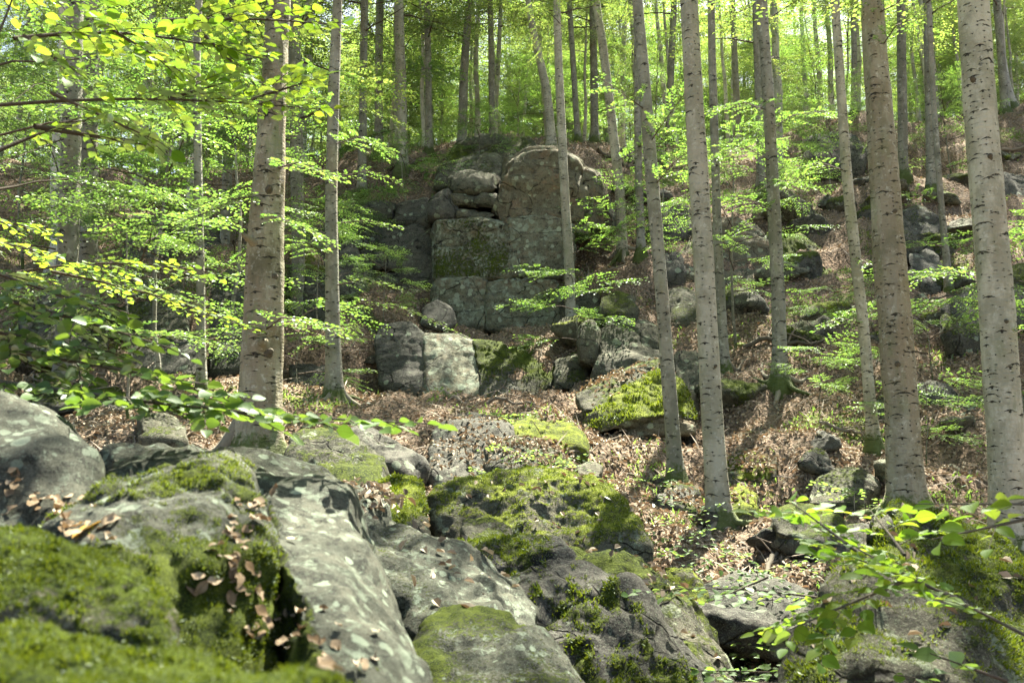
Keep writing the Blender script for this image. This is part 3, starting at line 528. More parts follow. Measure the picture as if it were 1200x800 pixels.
# single boulders: (pts, thickness, material, options, label)
ROCKS = [
 ([(738,428,18),(700,424,18),(698,386,18.8),(712,369,19.2),(760,372,19.2),(782,386,19),(785,430,17.8)], 2, G_, dict(moss=.3, round_=26, strata=.3), 'squarish grey block with a flat top under the two small saplings'),
 ([(676,402,18.6),(678,384,19),(692,376,19.2),(702,388,19),(700,408,18.5)], 1, G_, dict(moss=.4), 'small rounded block leaning on the left side of the squarish block'),
 ([(706,368,19.8),(704,350,20.4),(722,342,20.8),(742,350,20.6),(744,368,19.8)], 1.2, G_, dict(moss=.6), 'mossy stone perched behind the squarish block'),
 ([(783,372,20.6),(782,345,21.4),(800,340,21.8),(818,350,21.4),(820,378,20.4)], 1.4, G_, dict(moss=.5), 'grey rock behind the leaning slender beech stem'),
 ([(789,452,16.8),(790,420,17.4),(800,408,17.8),(818,408,17.8),(826,425,17.4),(822,460,16.6),(805,465,16.5)], 1.4, M_GREY, dict(moss=.25), 'rounded dark boulder wedged behind the smooth pale beech'),
 ([(785,332,24),(788,290,25),(815,272,25.6),(850,268,25.8),(885,280,25.4),(905,305,24.6),(904,322,24),(880,336,23.6),(830,330,23.8)], 3, B_, dict(moss=.25, round_=16, rough=.9, strata=.3), 'big rounded brown boulder on the slope behind the smooth pale beech'),
 ([(905,318,24.4),(908,290,25.2),(935,278,25.8),(965,296,25.4),(985,322,24.4),(950,330,24)], 2, G_, dict(moss=.75), 'mossy low boulder right of the big brown boulder'),
 ([(958,250,29),(960,232,29.8),(985,226,30),(1008,238,29.6),(1010,256,28.8)], 2, G_, dict(moss=.8), 'mossy boulder high on the slope left of the brown flaking trunk'),
 ([(945,196,34.5),(945,168,35.4),(962,158,35.8),(1000,160,35.8),(1012,176,35.2),(1012,198,34.4)], 3, D_, dict(moss=.2), 'dark rock ledge near the crest behind the thin whitish beech'),
 ([(1062,330,21.5),(1062,298,22.4),(1085,284,22.9),(1106,296,22.6),(1108,332,21.4)], 1.6, D_, dict(moss=.25), 'dark rock between the brown flaking trunk and the sapling-thin trunk'),
 ([(1048,290,24),(1050,252,25),(1075,244,25.4),(1098,262,25),(1096,292,24)], 1.6, D_, dict(moss=.4), 'dark crumbling rock under the upright grey trunks on the right slope'),
 ([(1170,370,18),(1172,325,19),(1200,312,19.4),(1245,325,19.2),(1250,370,18)], 2, D_, dict(moss=.6), 'dark mossy boulder cut by the right frame edge behind the scarred trunk'),
 ([(1105,395,17.5),(1108,360,18.4),(1140,345,18.8),(1165,360,18.6),(1166,395,17.6)], 1.8, D_, dict(moss=.6), 'shaded boulder with green top left of the scarred trunk'),
 ([(1150,488,14),(1140,470,14.4),(1158,458,14.8),(1205,455,14.9),(1240,470,14.6),(1238,490,14)], 1.2, G_, dict(moss=.4), 'grey stone behind the lower part of the scarred trunk'),
 ([(1108,492,14.2),(1110,475,14.6),(1135,466,14.9),(1150,480,14.6),(1148,498,14)], .8, G_, dict(moss=.5), 'small dark stone in the litter left of the scarred trunk'),
 ([(1152,232,28),(1150,215,28.6),(1180,200,29),(1215,205,29),(1220,235,28)], 2, D_, dict(moss=.2), 'dark rock pile on the upper right slope'),
 ([(520,198,30.5),(516,186,31),(545,166,32),(572,157,32.6),(600,160,32.6),(592,185,31.4),(560,196,30.6)], 4, G_, dict(moss=.7, round_=10), 'mossy sloping dome on top of the rock face'),
 ([(585,188,31),(590,168,32),(608,159,32.6),(624,160,32.6),(630,176,32),(628,192,31)], 3, G_, dict(moss=.4, round_=10), 'pale rounded rock capping the crest right of the mossy dome'),
 ([(705,186,34),(712,176,34.5),(745,172,34.8),(780,176,34.6),(784,188,34)], 2, G_, dict(moss=.6, round_=10), 'flat mossy slab in the sun on the crest right of the rock face'),
 ([(760,270,26),(758,248,26.8),(778,236,27.2),(806,242,27),(812,262,26.4),(800,276,25.8)], 2, D_, dict(moss=.5), 'dark rock between the leaning slender beech and the smooth pale beech above the brown boulder'),
 ([(690,252,26.2),(690,232,26.8),(702,226,27),(716,240,26.8),(722,256,26.2)], 1.3, G_, dict(moss=.15), 'grey tilted stone in the hollow right of the rock face'),
 ([(780,320,23.6),(778,300,24.2),(792,296,24.4),(800,306,24.2),(800,322,23.6)], 1, D_, dict(moss=.3), 'small dark rock at the left foot of the big brown boulder'),
 ([(605,520,12.9),(600,505,13.1),(612,490,13.5),(640,484,13.8),(668,496,13.6),(682,515,13.1),(678,528,12.8)], 1.3, M_MOSSY, dict(moss=.95, round_=10), 'yellow-green mossy hump below the cracked wedge boulder'),
 ([(575,556,11.9),(572,530,12.4),(610,518,12.7),(660,522,12.7),(668,548,12.0),(640,560,11.7)], 1, D_, dict(moss=.5, litter=1), 'shaded litter-covered bank under the yellow-green mossy hump'),
 ([(508,560,11.8),(505,510,12.8),(520,497,13.2),(560,498,13.2),(598,505,13),(596,545,12.2),(560,562,11.7)], 1.6, D_, dict(moss=.15, litter=.5), 'dark flat rock wall in the centre above the mossy boulder'),
 ([(530,500,13.8),(533,488,14.2),(560,486,14.4),(572,494,14.2),(570,503,13.8)], .8, D_, dict(moss=.1), 'low dark stone on top of the central rock wall'),
 ([(342,558,8.9),(340,520,9.5),(352,506,9.8),(378,508,9.8),(412,520,9.5),(446,545,9.1),(452,572,8.6),(400,572,8.5)], 1.4, M_GREY, dict(moss=.8, round_=12), 'mossy boulder right of the foot of the thickest trunk'),
 ([(410,512,12.0),(412,500,12.4),(435,502,12.4),(470,528,11.8),(500,545,11.5),(478,556,11.1),(440,538,11.6)], 1, D_, dict(moss=.3), 'long dark slab slanting down behind the mossy boulder'),
 ([(440,612,6.9),(436,582,7.4),(452,566,7.8),(480,565,7.8),(500,580,7.6),(503,612,6.9)], 1, M_MOSSY, dict(moss=1.15, round_=8, fuzz=(9000, .03)), 'bright mossy hump between the near ledge and the big mossy boulder'),
 ([(400,612,4.7),(402,572,5.0),(420,566,5.2),(446,576,5.1),(462,600,4.9),(467,625,4.6),(430,640,4.4)], .8, M_LEDGE, dict(moss=.3, litter=.5, drop=1), 'small pale rock just behind the edge of the near ledge'),
 ([(498,610,7.9),(504,578,8.1),(530,562,8.3),(590,556,8.4),(650,560,8.4),(695,574,8.3),(725,595,8.1),(745,628,7.8),(752,664,7.5),(700,680,7.4),(600,665,7.4),(512,645,7.6)], 1.7, M_MOSSY, dict(moss=.6, round_=14, litter=.12, drop=.6, fuzz=(30000, .018)), 'large rounded boulder with yellow moss on its right end in the middle'),
 ([(518,660,5.7),(528,642,5.85),(570,630,5.95),(612,630,5.95),(655,650,5.75),(710,692,5.4),(760,735,5.1),(815,785,4.8),(840,830,4.6),(660,850,4.45),(560,760,5.0),(522,700,5.35)], 1.0, M_DARK, dict(moss=.85, round_=24, strata=.3, drop=.5, mossdir=(-.6,-.5,.5), fuzz=(26000, .025)), 'long dark mossy slab with a pale sharp ridge slanting down to the right'),
 ([(648,650,6.4),(660,640,6.7),(720,670,6.3),(760,685,6.1),(800,712,5.9),(846,765,5.4),(852,800,5.1),(800,790,5.0),(720,712,5.6)], .9, M_GREY, dict(moss=.8, drop=.5, litter=.1), 'mossy flank rock lying against the right side of the long dark slab'),
 ([(420,650,4.0),(430,612,4.5),(450,610,4.7),(500,640,4.6),(560,670,4.5),(600,690,4.4),(626,715,4.2),(622,755,3.9),(560,735,3.7),(480,725,3.6)], 1.0, M_LEDGE, dict(moss=.3, round_=26, litter=.06, drop=.8), 'sunlit slab with pale lichen top just beyond the angular near ledge'),
 ([(486,800,3.2),(488,732,3.5),(530,728,3.6),(560,732,3.6),(610,750,3.5),(660,785,3.3),(690,830,3.1),(560,840,3.0)], .8, M_LEDGE, dict(moss=.65, round_=26, drop=.6), 'low slab with a mossy left end at the bottom of the picture'),
 ([(765,700,7.0),(752,675,7.4),(775,664,7.8),(805,668,7.8),(830,690,7.4),(825,712,7.0)], .9, M_MOSSY, dict(moss=.75), 'small mossy rock beside the dark flat rock in the clearing'),
 ([(800,706,7.0),(815,688,7.5),(860,678,7.8),(920,684,7.8),(962,700,7.4),(968,730,6.9),(940,742,6.7),(850,722,6.8)], 1.1, D_, dict(moss=.15, round_=18), 'dark flat rock half buried in litter below the smooth pale beech'),
 ([(912,625,9.6),(908,602,10),(922,590,10.3),(955,588,10.3),(985,600,10.1),(986,622,9.6),(950,632,9.4)], .9, M_GREY, dict(moss=.6), 'low mossy rock right of the roots of the smooth pale beech'),
 ([(942,580,11.6),(946,562,12),(970,555,12.2),(1005,556,12.2),(1022,566,12),(1015,580,11.6),(980,585,11.4)], .9, G_, dict(moss=.4, round_=12), 'smooth grey rock left of the foot of the brown flaking trunk'),
 ([(945,562,12.4),(960,545,12.8),(1010,540,13),(1045,552,12.7),(1050,566,12.3),(1000,560,12.3)], .9, G_, dict(moss=.3, litter=1.5), 'thin slab overlapping the smooth grey rock'),
 ([(852,562,12.4),(855,540,12.9),(880,532,13.2),(905,540,13),(908,560,12.5)], .8, M_MOSSY, dict(moss=.8, litter=1.5, round_=8), 'sunlit mossy hump right of the smooth pale beech'),
 ([(858,520,14),(870,508,14.4),(900,506,14.5),(925,514,14.3),(922,526,13.9)], .7, M_MOSSY, dict(moss=.7, litter=2, round_=8), 'low mossy mound in the sun patch under the slope beech'),
 ([(845,600,11),(848,578,11.4),(868,572,11.6),(885,586,11.3),(880,604,10.9)], .6, M_MOSSY, dict(moss=.8, litter=.5, round_=8), 'mossy lump right beside the stem of the smooth pale beech'),
 ([(960,820,3.0),(925,800,3.2),(950,740,3.5),(980,670,3.9),(995,605,4.3),(1010,574,4.6),(1050,566,4.7),(1095,584,4.6),(1155,625,4.4),(1220,690,4.2),(1300,760,3.8),(1300,850,3.2)], 1.2, M_GREY, dict(moss=.62, round_=22, rough=.7, drop=.6, strata=.2, litter=.04, fuzz=(40000, .02)), 'big mossy boulder filling the lower right corner'),
 ([(1098,660,5.4),(1100,632,5.7),(1140,628,5.9),(1200,650,5.8),(1260,690,5.5),(1240,720,5.2),(1150,690,5.2)], .8, D_, dict(moss=.4, drop=.5), 'dark rock under the twigs behind the big right boulder'),
 ([(678,556,11.6),(676,545,11.9),(690,540,12.1),(704,546,11.9),(703,556,11.6)], .4, G_, dict(moss=.1), 'small bare grey stone in the hollow above the big rounded boulder'),
 ([(820,595,11.2),(790,590,11.3),(768,580,11.6),(790,570,11.9),(816,576,11.8)], .6, D_, dict(moss=.6, litter=.6), 'flat mossy stone left of the smooth pale beech'),
 ([(150,300,26),(150,268,27),(162,258,27.4),(196,260,27.4),(205,300,26)], 2, G_, dict(moss=.1, round_=20), 'pale upright block seen through the leaves far left'),
 ([(222,290,26.5),(224,262,27.2),(245,256,27.6),(262,270,27.2),(262,296,26.4)], 2, D_, dict(moss=.3), 'dark rock behind the thin dark trunk on the left'),
 ([(160,512,9.8),(160,492,10.2),(195,484,10.5),(218,494,10.3),(218,515,9.7)], .8, G_, dict(moss=.6), 'small shaded block just over the top of the near ledge'),
 ([(585,640,6.6),(545,630,6.8),(540,610,7.1),(575,606,7.3),(600,620,7.0)], .4, G_, dict(moss=.7), 'mossy stone tucked under the big rounded boulder'),
]
for pts, thick, mat, kw, label in ROCKS:
    kw = dict(kw); dr = kw.pop('drop', 0.25 if pts[0][2] < 16 else .5); kw.setdefault('rough', .8); kw['round_'] = kw.get('round_', 16)*1.5
    make_rock('boulder', pic(pts, thick, .8, dr), mat, label=label, cat='boulder', px=ext(pts)*1.1, fine=1.0, crack=.3, **kw)
# near ledge
L_ = M_LEDGE
LEDGE = [
 ([(-90,560,2.3),(-60,462,2.6),(0,468,2.6),(40,484,2.5),(80,512,2.4),(108,548,2.3),(120,590,2.15),(60,620,2.05),(-80,640,2.0)], .8, dict(moss=.35, round_=10), 'rounded lichen-spotted rock at the left edge of the near ledge'),
 ([(100,560,2.7),(108,518,3.0),(160,516,3.1),(230,522,3.1),(330,545,3.0),(400,562,2.9),(430,590,2.7),(380,610,2.5),(200,600,2.5)], .9, dict(moss=.4, round_=14), 'low pale ridge of rock running behind the near ledge'),
 ([(48,610,1.9),(100,588,2.0),(170,572,2.1),(225,556,2.2),(262,556,2.25),(292,580,2.2),(305,620,2.05),(290,680,1.85),(262,730,1.7),(200,700,1.65),(120,640,1.75)], .6, dict(moss=.85, round_=40, mossdir=(.3,-.9,.2), fuzz=(45000, .009)), 'moss-faced rock with a sharp pale crest in the near ledge'),
 ([(308,588,2.35),(326,570,2.6),(370,562,2.7),(408,574,2.6),(415,600,2.45),(450,680,2.2),(498,800,1.8),(520,870,1.6),(450,900,1.35),(372,760,1.6),(335,690,1.9)], .5, dict(moss=.75, rough=.25, round_=80, mossdir=(-.95,-.3,.0), facets=26, fmin=.9, fine=.7), 'angular grey ledge rock with a long edge dropping to the bottom'),
 ([(-80,748,1.0),(0,735,1.05),(60,744,1.05),(140,766,1.0),(250,790,.95),(385,820,.9),(460,850,.8),(300,980,.62),(0,980,.62),(-120,900,.7)], .35, dict(moss=1.6, round_=8, rough=.9, fuzz=(90000, .0075)), 'blurred bright green moss cushion in the bottom left corner'),
 ([(-60,640,1.45),(-20,615,1.55),(40,622,1.55),(110,650,1.45),(165,675,1.4),(205,710,1.3),(180,745,1.2),(100,725,1.2),(-40,695,1.25)], .3, dict(moss=.6, round_=12, fuzz=(26000, .008)), 'low rock with olive moss behind the moss cushion'),
 ([(-60,760,2.2),(-60,600,2.5),(200,640,2.5),(330,640,2.6),(450,760,2.3),(450,900,1.9),(0,900,1.8)], .8, dict(moss=.1, litter=4, round_=20), 'bedrock shelf under the near ledge carrying dry leaves'),
]
for q_, (pts, thick, kw, label) in enumerate(LEDGE):
    kw = dict(kw); kw.setdefault('rough', .7); kw.setdefault('fine', .8)
    make_rock('ledge_rock', pic(pts, thick, .85, .5 if q_ != 6 else 1.0), M_CUSH if q_ in (4, 5) else L_, label=label, cat='rock', px=ext(pts)*.9, **kw)
for k in range(20):
    u, v = (rng.uniform(850, 1190), rng.uniform(170, 330)) if k < 12 else (rng.uniform(690, 1000), rng.uniform(200, 470)); d = np.interp(v, [170, 330, 460, 620], [34, 22, 16, 9.8])
    x, y = P(u, v, d)[:2]; s_ = rng.uniform(.35, .8)*(.6+d/40); c = np.array((x, y, H(x, y)+.02*s_)); pts = c+rng.normal(0, 1, (12, 3))*np.array((.8, .6, .42))*s_
    make_rock('boulder', pts, [G_, D_, D_, M_MOSSY][k % 4], label='rough boulder breaking through the litter of the upper slope', cat='boulder', px=60, moss=rng.uniform(.3, .9), group='boulders breaking through the upper slope', round_=40, facets=20, fmin=.75)
# scattered small stones, alike
sg = 'small stones half buried in the litter'
for k in range(46):
    u, v = rng.uniform(690, 1190), rng.uniform(190, 620); d = np.interp(v, [190, 330, 460, 620], [33, 22, 16, 9.8])
    x, y = P(u, v, d)[:2]; s = rng.uniform(.12, .4)*(1+d/40); c = np.array((x, y, H(x, y)+.1*s))
    pts = c+rng.normal(0, 1, (11, 3))*np.array((.62, .6, .38))*s
    make_rock('stone', pts, [M_GREY, D_, M_MOSSY][k % 3], label='small grey stone half buried in leaf litter on the slope', cat='stone', px=34, moss=rng.uniform(.2, .8), group=sg, litter=.0)

# ------------------------------------------------------------------ leaves, sprays and crowns
def spray(poly, tw, ls, rg, dens=1.0, taper=True, tilt=.35, up=(0, 0, 1), start=.12, rad=.004, sub=True):
    "leafy beech spray along a polyline: returns leaf arrays (p, d, n, L) and twig polylines [(pts, radii)]"
    poly = np.asarray(poly, float); seg = np.linalg.norm(np.diff(poly, axis=0), axis=1); cum = np.r_[0, np.cumsum(seg)]; T = cum[-1]
    def at(s): return np.array([np.interp(s, cum, poly[:, k]) for k in range(3)])
    Pp, Dd, Nn, Ll, tw_out = [], [], [], [], [(poly, np.linspace(rad*2.2, rad*.5, len(poly)))]
    up = np.array(up, float); s = T*start; side = 1
    while s < T:
        p = at(s); t = norm(at(min(s+.05, T))-at(max(s-.05, 0))); lat = norm(np.cross(t, up))*side
        f = 1-s/T; ln = tw*(.35+.9*min(1, f*2.2))*rg.uniform(.6, 1.15) if taper else tw*rg.uniform(.6, 1.1)
        dr = norm(lat*rg.uniform(.7, 1.0)+t*rg.uniform(.5, .9)+up*rg.normal(.02, .12)); nl = max(2, int(ln/(ls*.52)*dens))
        q = np.linspace(.15, 1, nl)[:, None]; bend = up*(-.18*ln)*(q**2)
        pts = p+dr*ln*q+bend; tp = np.concatenate((p[None], pts)); 
        if sub: tw_out.append((tp[::max(1, nl//3)], np.linspace(rad*.6, rad*.3, len(tp[::max(1, nl//3)]))))
        lat2 = norm(np.cross(dr, up)); sg_ = np.where(np.arange(nl) % 2, 1., -1.)[:, None]
        dd = norm(dr*.75+lat2*sg_*rg.uniform(.5, 1.1, (nl, 1))+rg.normal(0, .12, (nl, 3))); dd[-1] = norm(dr+rg.normal(0, .1, 3))
        nn = norm(up+rg.normal(0, tilt, (nl, 3)))
        Pp.append(pts); Dd.append(dd); Nn.append(nn); Ll.append(ls*rg.uniform(.65, 1.15, nl)); s += ls*.85/dens*rg.uniform(.8, 1.3); side = -side
    return np.concatenate(Pp), np.concatenate(Dd), np.concatenate(Nn), np.concatenate(Ll), tw_out
# spray templates used in crowns
def template(seed, ln, tw, ls, dens=1):
    rg = np.random.default_rng(seed); x = np.linspace(0, ln, 6); poly = np.c_[x, .12*np.sin(x*1.7+seed), .05*x-.09*x*x]
    return spray(poly, tw, ls, rg, dens, rad=.006)
def rot_about(az, pitch, roll):
    ca, sa, cp, sp, cr, sr = np.cos(az), np.sin(az), np.cos(pitch), np.sin(pitch), np.cos(roll), np.sin(roll)
    Rz = np.array([[ca, -sa, 0], [sa, ca, 0], [0, 0, 1]]); Ry = np.array([[cp, 0, -sp], [0, 1, 0], [sp, 0, cp]]); Rx = np.array([[1, 0, 0], [0, cr, -sr], [0, sr, cr]])
    return Rz@Ry@Rx
def crown_mesh(name, seed, h0, h1, Rm, nb, ls, tem, mat, per=5, low=.6, bark=None, lw=.04, six=False, width=1.0):
    rg = np.random.default_rng(seed); acc = Acc(); az = rg.uniform(0, 6)
    for b in range(nb):
        f = (b+.5)/nb; z = h0+(h1-h0)*f**.9; az += 2.4+rg.normal(0, .3)
        L = Rm*(low+(1-low)*math.sin(math.pi*min(1, f*1.15)**.8)) * (1-.45*f)*rg.uniform(.7, 1.15)
        pit = R(rg.uniform(2, 22)+38*f); dirh = np.array((math.cos(az), math.sin(az), 0)); s = np.linspace(0, 1, 6)[:, None]
        limb = np.array((0, 0, z))+dirh*L*math.cos(pit)*s+np.array((0, 0, 1.))*(L*math.sin(pit)*s-.12*L*s*s)+rg.normal(0, .03*L, (6, 3))*s
        V, F = tube(limb, np.linspace(lw*(1.1-f*.6), .008, 6), 4); acc.add(V, F, 1)
        for k in range(per):
            t = rg.uniform(.25, 1.0) if k else .97; c = np.array([np.interp(t, s[:, 0], limb[:, q]) for q in range(3)])
            a2 = az+rg.choice((-1, 1))*rg.uniform(.3, 1.1) if k else az; p, d, n, l, _ = tem[rg.integers(len(tem))]
            M = rot_about(a2, rg.normal(.05, .16), rg.normal(0, .18)); sc = rg.uniform(.7, 1.25)*width
            V, F = (leaf_quads6 if six else leaf_quads)(p@M.T*sc+c, d@M.T, n@M.T, l*1.0); acc.add(V, F, 0)
    return acc.mesh(name, [mat, bark or TWIG], smooth=False)
TF = [template(s, 1.9, .75, .125, .95) for s in range(5)]     # far canopy
TN = [template(s+20, 1.5, .55, .085, .9) for s in range(5)]   # nearer canopy
CROWN_F = [crown_mesh('canopy', 100+s, 3.0+s % 3, 14, 3.4, 21, .125, TF, L_FAR, per=4) for s in range(5)]
CROWN_N = [crown_mesh('canopy_near', 200+s, 1.0, 12, 3.3, 15, .1, TN, L_FAR, per=3) for s in range(4)]
print('crown faces', [len(m.polygons) for m in CROWN_F+CROWN_N])

MATS = dict(B_OLD=B_OLD, B_MOSSY=B_MOSSY, B_PALE=B_PALE, B_GREY=B_GREY)
def trunk_mesh(path, rad, seg, seed, flare=.8, fine=True, bumps=.03):
    "path and rad sampled densely; local coords with the foot at the origin"
    hgt = np.asarray(path)[:, 2]-path[0][2]; rg = np.random.default_rng(seed); ph = rg.uniform(0, 6, 4); k = rg.integers(4, 7)
    def fn(th, i):
        h = hgt[i]-.35; e = np.exp(-np.clip(h, 0, None)/.24)
        q = 1+flare*e*(1+.75*np.maximum(0, np.cos(k*th+ph[0]+.5*np.sin(th*2+ph[1]))))
        q = q+bumps*np.cos(2*th+ph[2]+h*.8)+bumps*.7*np.cos(3*th+ph[3]-h*1.7)
        if fine:
            c = np.stack((np.cos(th)*1.3+0*h, np.sin(th)*1.3+0*h, h*1.1+0*th), -1)
            q = q+(.05 if bumps < .04 else .1)*fbm(c*1.3+seed, 3, seed % 50)+(0 if bumps < .04 else .035)*fbm(c*np.array((4, 4, .8))+seed, 2, seed % 30)+.012*fbm(c*np.array((5, 5, 12.))+seed, 2, seed % 40)
        return q
    V, F = tube(path, rad, seg, fn); r0 = float(np.median(rad[:max(3, len(rad)//2)])); th = np.linspace(0, 2*np.pi, seg, endpoint=False)
    trunk_mesh.girth = np.tile(((th+np.pi/2) % (2*np.pi))*r0, len(path)); return V, F
def dens_path(pts, rad, step):
    pts = np.asarray(pts, float); c = np.r_[0, np.cumsum(np.linalg.norm(np.diff(pts, axis=0), axis=1))]; n = max(3, int(c[-1]/step)); s = np.linspace(0, c[-1], n)
    from_ = [np.interp(s, c, pts[:, k]) for k in range(3)]
    for _ in range(2):
        for k in range(3): a = from_[k]; kw_ = max(1, int(.5/step)); pad = np.pad(a, kw_, mode='reflect', reflect_type='odd'); from_[k] = np.convolve(pad, np.ones(2*kw_+1)/(2*kw_+1), 'valid')
    return np.stack(from_, 1), np.interp(s, c, rad)
TREE_OBJ = []
SUN_GAPS = [(np.array(P(*q[:3])), q[3]) for q in [(60,60,3.4,1.2),(250,110,3.8,1.3),(130,310,5.8,1.4),(480,620,4.3,1.1),(660,600,8.5,2.0),(1040,640,3.0,1.1),(800,640,9.5,2.2),(880,540,13.5,2.2),(860,480,15,2),(700,520,13,1.8),(520,530,12,1.8),(1150,400,17,1.5),  # spots chosen to get sun; crowns standing in the way are shrunk
  (780,450,15.5,1.5),(900,300,25,3),(935,260,28,3.2),(960,330,22.5,2.5),(1000,240,29,3),(1130,250,27,2.5),(720,190,34,2.5),(620,330,22,2),(620,220,26,2.4),(520,430,19,1.8),(440,300,20,1.5),(920,150,16,1.5)]]
def in_sun_gap(x, y, z0, z1, rad):
    for g, gr in SUN_GAPS:
        for z in np.linspace(z0, z1, 6):
            t = (z-g[2])/SD[2]
            if t > 0 and math.hypot(g[0]+SD[0]*t-x, g[1]+SD[1]*t-y) < rad+gr-1.2: return True
    return False
for ti, (d, path, wd, bk, label) in enumerate(TREES):
    foot = P(*path[0], d); gz = float(H(foot[0], foot[1])); pts = [P(u, v, d) for u, v in path]; rad = [w_*.455*d/FOC/math.cos(PITCH) for w_ in wd]
    base = np.array((foot[0], foot[1], min(gz, foot[2]+.15))); lean = (pts[-1]-pts[-2])/(pts[-1][2]-pts[-2][2]); top = pts[-1]
    tot = rng.uniform(19, 22); hleft = max(4, base[2]+tot-top[2])
    pts = [base-np.array((0, 0, .35))]+[p for p in pts if p[2] > base[2]+.25]
    rad = [rad[0]]+rad[-(len(pts)-1):]
    for q in (.5, 1): pts.append(top+np.array((lean[0]*.4*q, lean[1]*.4*q+rng.normal(0, .1), 1))*hleft*q); rad.append(rad[-1]*(1-.55*q) if q == .5 else .03)
    near = max(wd) > 24; mid = max(wd) > 12
    pa, ra = dens_path(pts, rad, .05 if near else (.12 if mid else .3))
    V, F = trunk_mesh(pa-base, ra, 40 if near else (18 if mid else 10), ti+3, fine=near or mid, bumps=.05 if bk in ('B_OLD', 'B_MOSSY') else .03)
    t = thing('beech_tree', label, 'tree', base); link('trunk', mesh('trunk', V, F, [MATS[bk]], attr={'girth': trunk_mesh.girth}), parent=t)
    cr = link('crown', (CROWN_N if d < 20 else CROWN_F)[ti % 4], parent=t)
    c0 = max(6.5 if d < 20 else 5, top[2]-base[2]+1.2 if d < 20 else 0); kz = np.searchsorted(pa[:, 2]-base[2], c0)
    ax = pa[min(kz, len(pa)-1)]-base; cr.location = (ax[0], ax[1], c0 if d < 20 else c0-3); cr.rotation_euler = (0, 0, rng.uniform(0, 6.28)); TREE_OBJ.append((t, base, pa, ra, d))
    if ti in (4, 5): cr.location[2] += 4; cr.scale = (.35, .35, .6)  # unseen crowns lifted and shrunk to let sun onto the clearing
    elif ti == 2: cr.location = (-.6, -2.2, 5.6); cr.scale = (1.05, 1.05, .8)  # unseen crown pushed forward off its trunk to shade the foreground
    elif ti == 3: cr.location[2] += 5; cr.scale = (.4, .4, .6)  # out-of-frame crown raised and narrowed to open the sun's path
    elif d < 26 and in_sun_gap(base[0]+ax[0], base[1]+ax[1], base[2]+cr.location[2]+2, base[2]+cr.location[2]+11, 2.6): cr.location[2] += 3.5; cr.scale = (.42, .42, .7)  # crown blocking a chosen sun spot is lifted and made smaller

# the stand behind: trunks with shared crowns
stand = []
FAR_T = []
for k in range(6):
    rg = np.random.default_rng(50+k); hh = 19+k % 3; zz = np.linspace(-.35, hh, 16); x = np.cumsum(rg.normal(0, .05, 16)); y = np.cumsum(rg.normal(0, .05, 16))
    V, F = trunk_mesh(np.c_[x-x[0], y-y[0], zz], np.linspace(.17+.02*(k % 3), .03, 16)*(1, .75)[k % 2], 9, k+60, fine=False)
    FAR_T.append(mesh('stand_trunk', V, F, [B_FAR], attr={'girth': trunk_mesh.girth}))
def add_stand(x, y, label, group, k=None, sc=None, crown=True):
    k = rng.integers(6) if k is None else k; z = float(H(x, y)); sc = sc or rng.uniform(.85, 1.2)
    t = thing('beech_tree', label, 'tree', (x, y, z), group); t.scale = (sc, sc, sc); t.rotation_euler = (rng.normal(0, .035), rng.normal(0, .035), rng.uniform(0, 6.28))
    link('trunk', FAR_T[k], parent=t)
    if crown:
        c = link('crown', CROWN_F[rng.integers(5)], parent=t); c.location = (0, 0, rng.uniform(1.0, 4.5) if y > 36 else 4.5); c.rotation_euler = (0, 0, rng.uniform(0, 6))
        if 24 < y < 54 and x > 6 and rng.random() < .55: c.location[2] += 5; c.scale = (.3, .3, .4)  # some right-hand crowns shrunk and raised so sun reaches the slope
        if y < 62 and in_sun_gap(x, y, z+8, z+17, 2.4): c.location[2] += 4; c.scale = (.35, .35, .5)  # crown between the sun and a chosen spot is cut down
    stand.append((x, y)); return t
occ = [tuple(o[1][:2]) for o in TREE_OBJ]
tries = 0; lab_c, lab_l, lab_r = ('slender grey trunk in the sunlit stand beyond the crest', 'slender grey trunk in the dense stand beyond the left shoulder', 'grey trunk in the bright stand above the right slope')
while len(stand) < 105 and tries < 5000:
    tries += 1; y = rng.uniform(38, 78); x = rng.uniform(-.78, .78)*y
    if min((x-a)**2+(y-b)**2 for a, b in occ+stand) < 3.0+(.0 if y < 60 else 1): continue
    add_stand(x, y, lab_c if abs(x) < .25*y else (lab_l if x < 0 else lab_r), 'trunks of the stand beyond the crest')
n0 = len(stand); tries = 0
while len(stand) < n0+125 and tries < 4000:
    tries += 1; y = rng.uniform(62, 100); x = (rng.uniform(-.75, .75) if len(stand) < n0+60 else (rng.uniform(.2, .8) if len(stand) < n0+90 else rng.uniform(-.25, .3)))*y
    if min((x-a)**2+(y-b)**2 for a, b in occ+stand) < 4: continue
    t = add_stand(x, y, 'far thin trunk deep in the bright stand', 'far trunks deep in the stand'); t.children[1].location.z = rng.uniform(-2, 2) if t.children[1].scale[0] > .9 else 2
n1 = len(stand); tries = 0
while len(stand) < n1+45 and tries < 4000:
    tries += 1; y = rng.uniform(39, 58); x = rng.uniform(-.62, .62)*y
    if min((x-a)**2+(y-b)**2 for a, b in occ+stand) < 1.2: continue
    add_stand(x, y, 'pole-thin young trunk in the sunlit stand on the crest', 'young pole trunks on the crest', sc=rng.uniform(.62, .8))
for x, y in [(-14,17),(-12,22),(-17,26),(-11,28),(-8.5,30),(-15,33),(-20,30),(-21,20),(-24,36),(-9,35),(19,22),(22,28),(19,33),(25,35),(16,35),(11,34),(18,15),(14,8.5),(10,5.5),(-10,9)]:
    add_stand(x, y, 'grey trunk on the left shoulder seen through the leaves' if x < 0 else 'grey trunk on the right hand slope beside the frame edge', 'beeches around the sides of the slope')

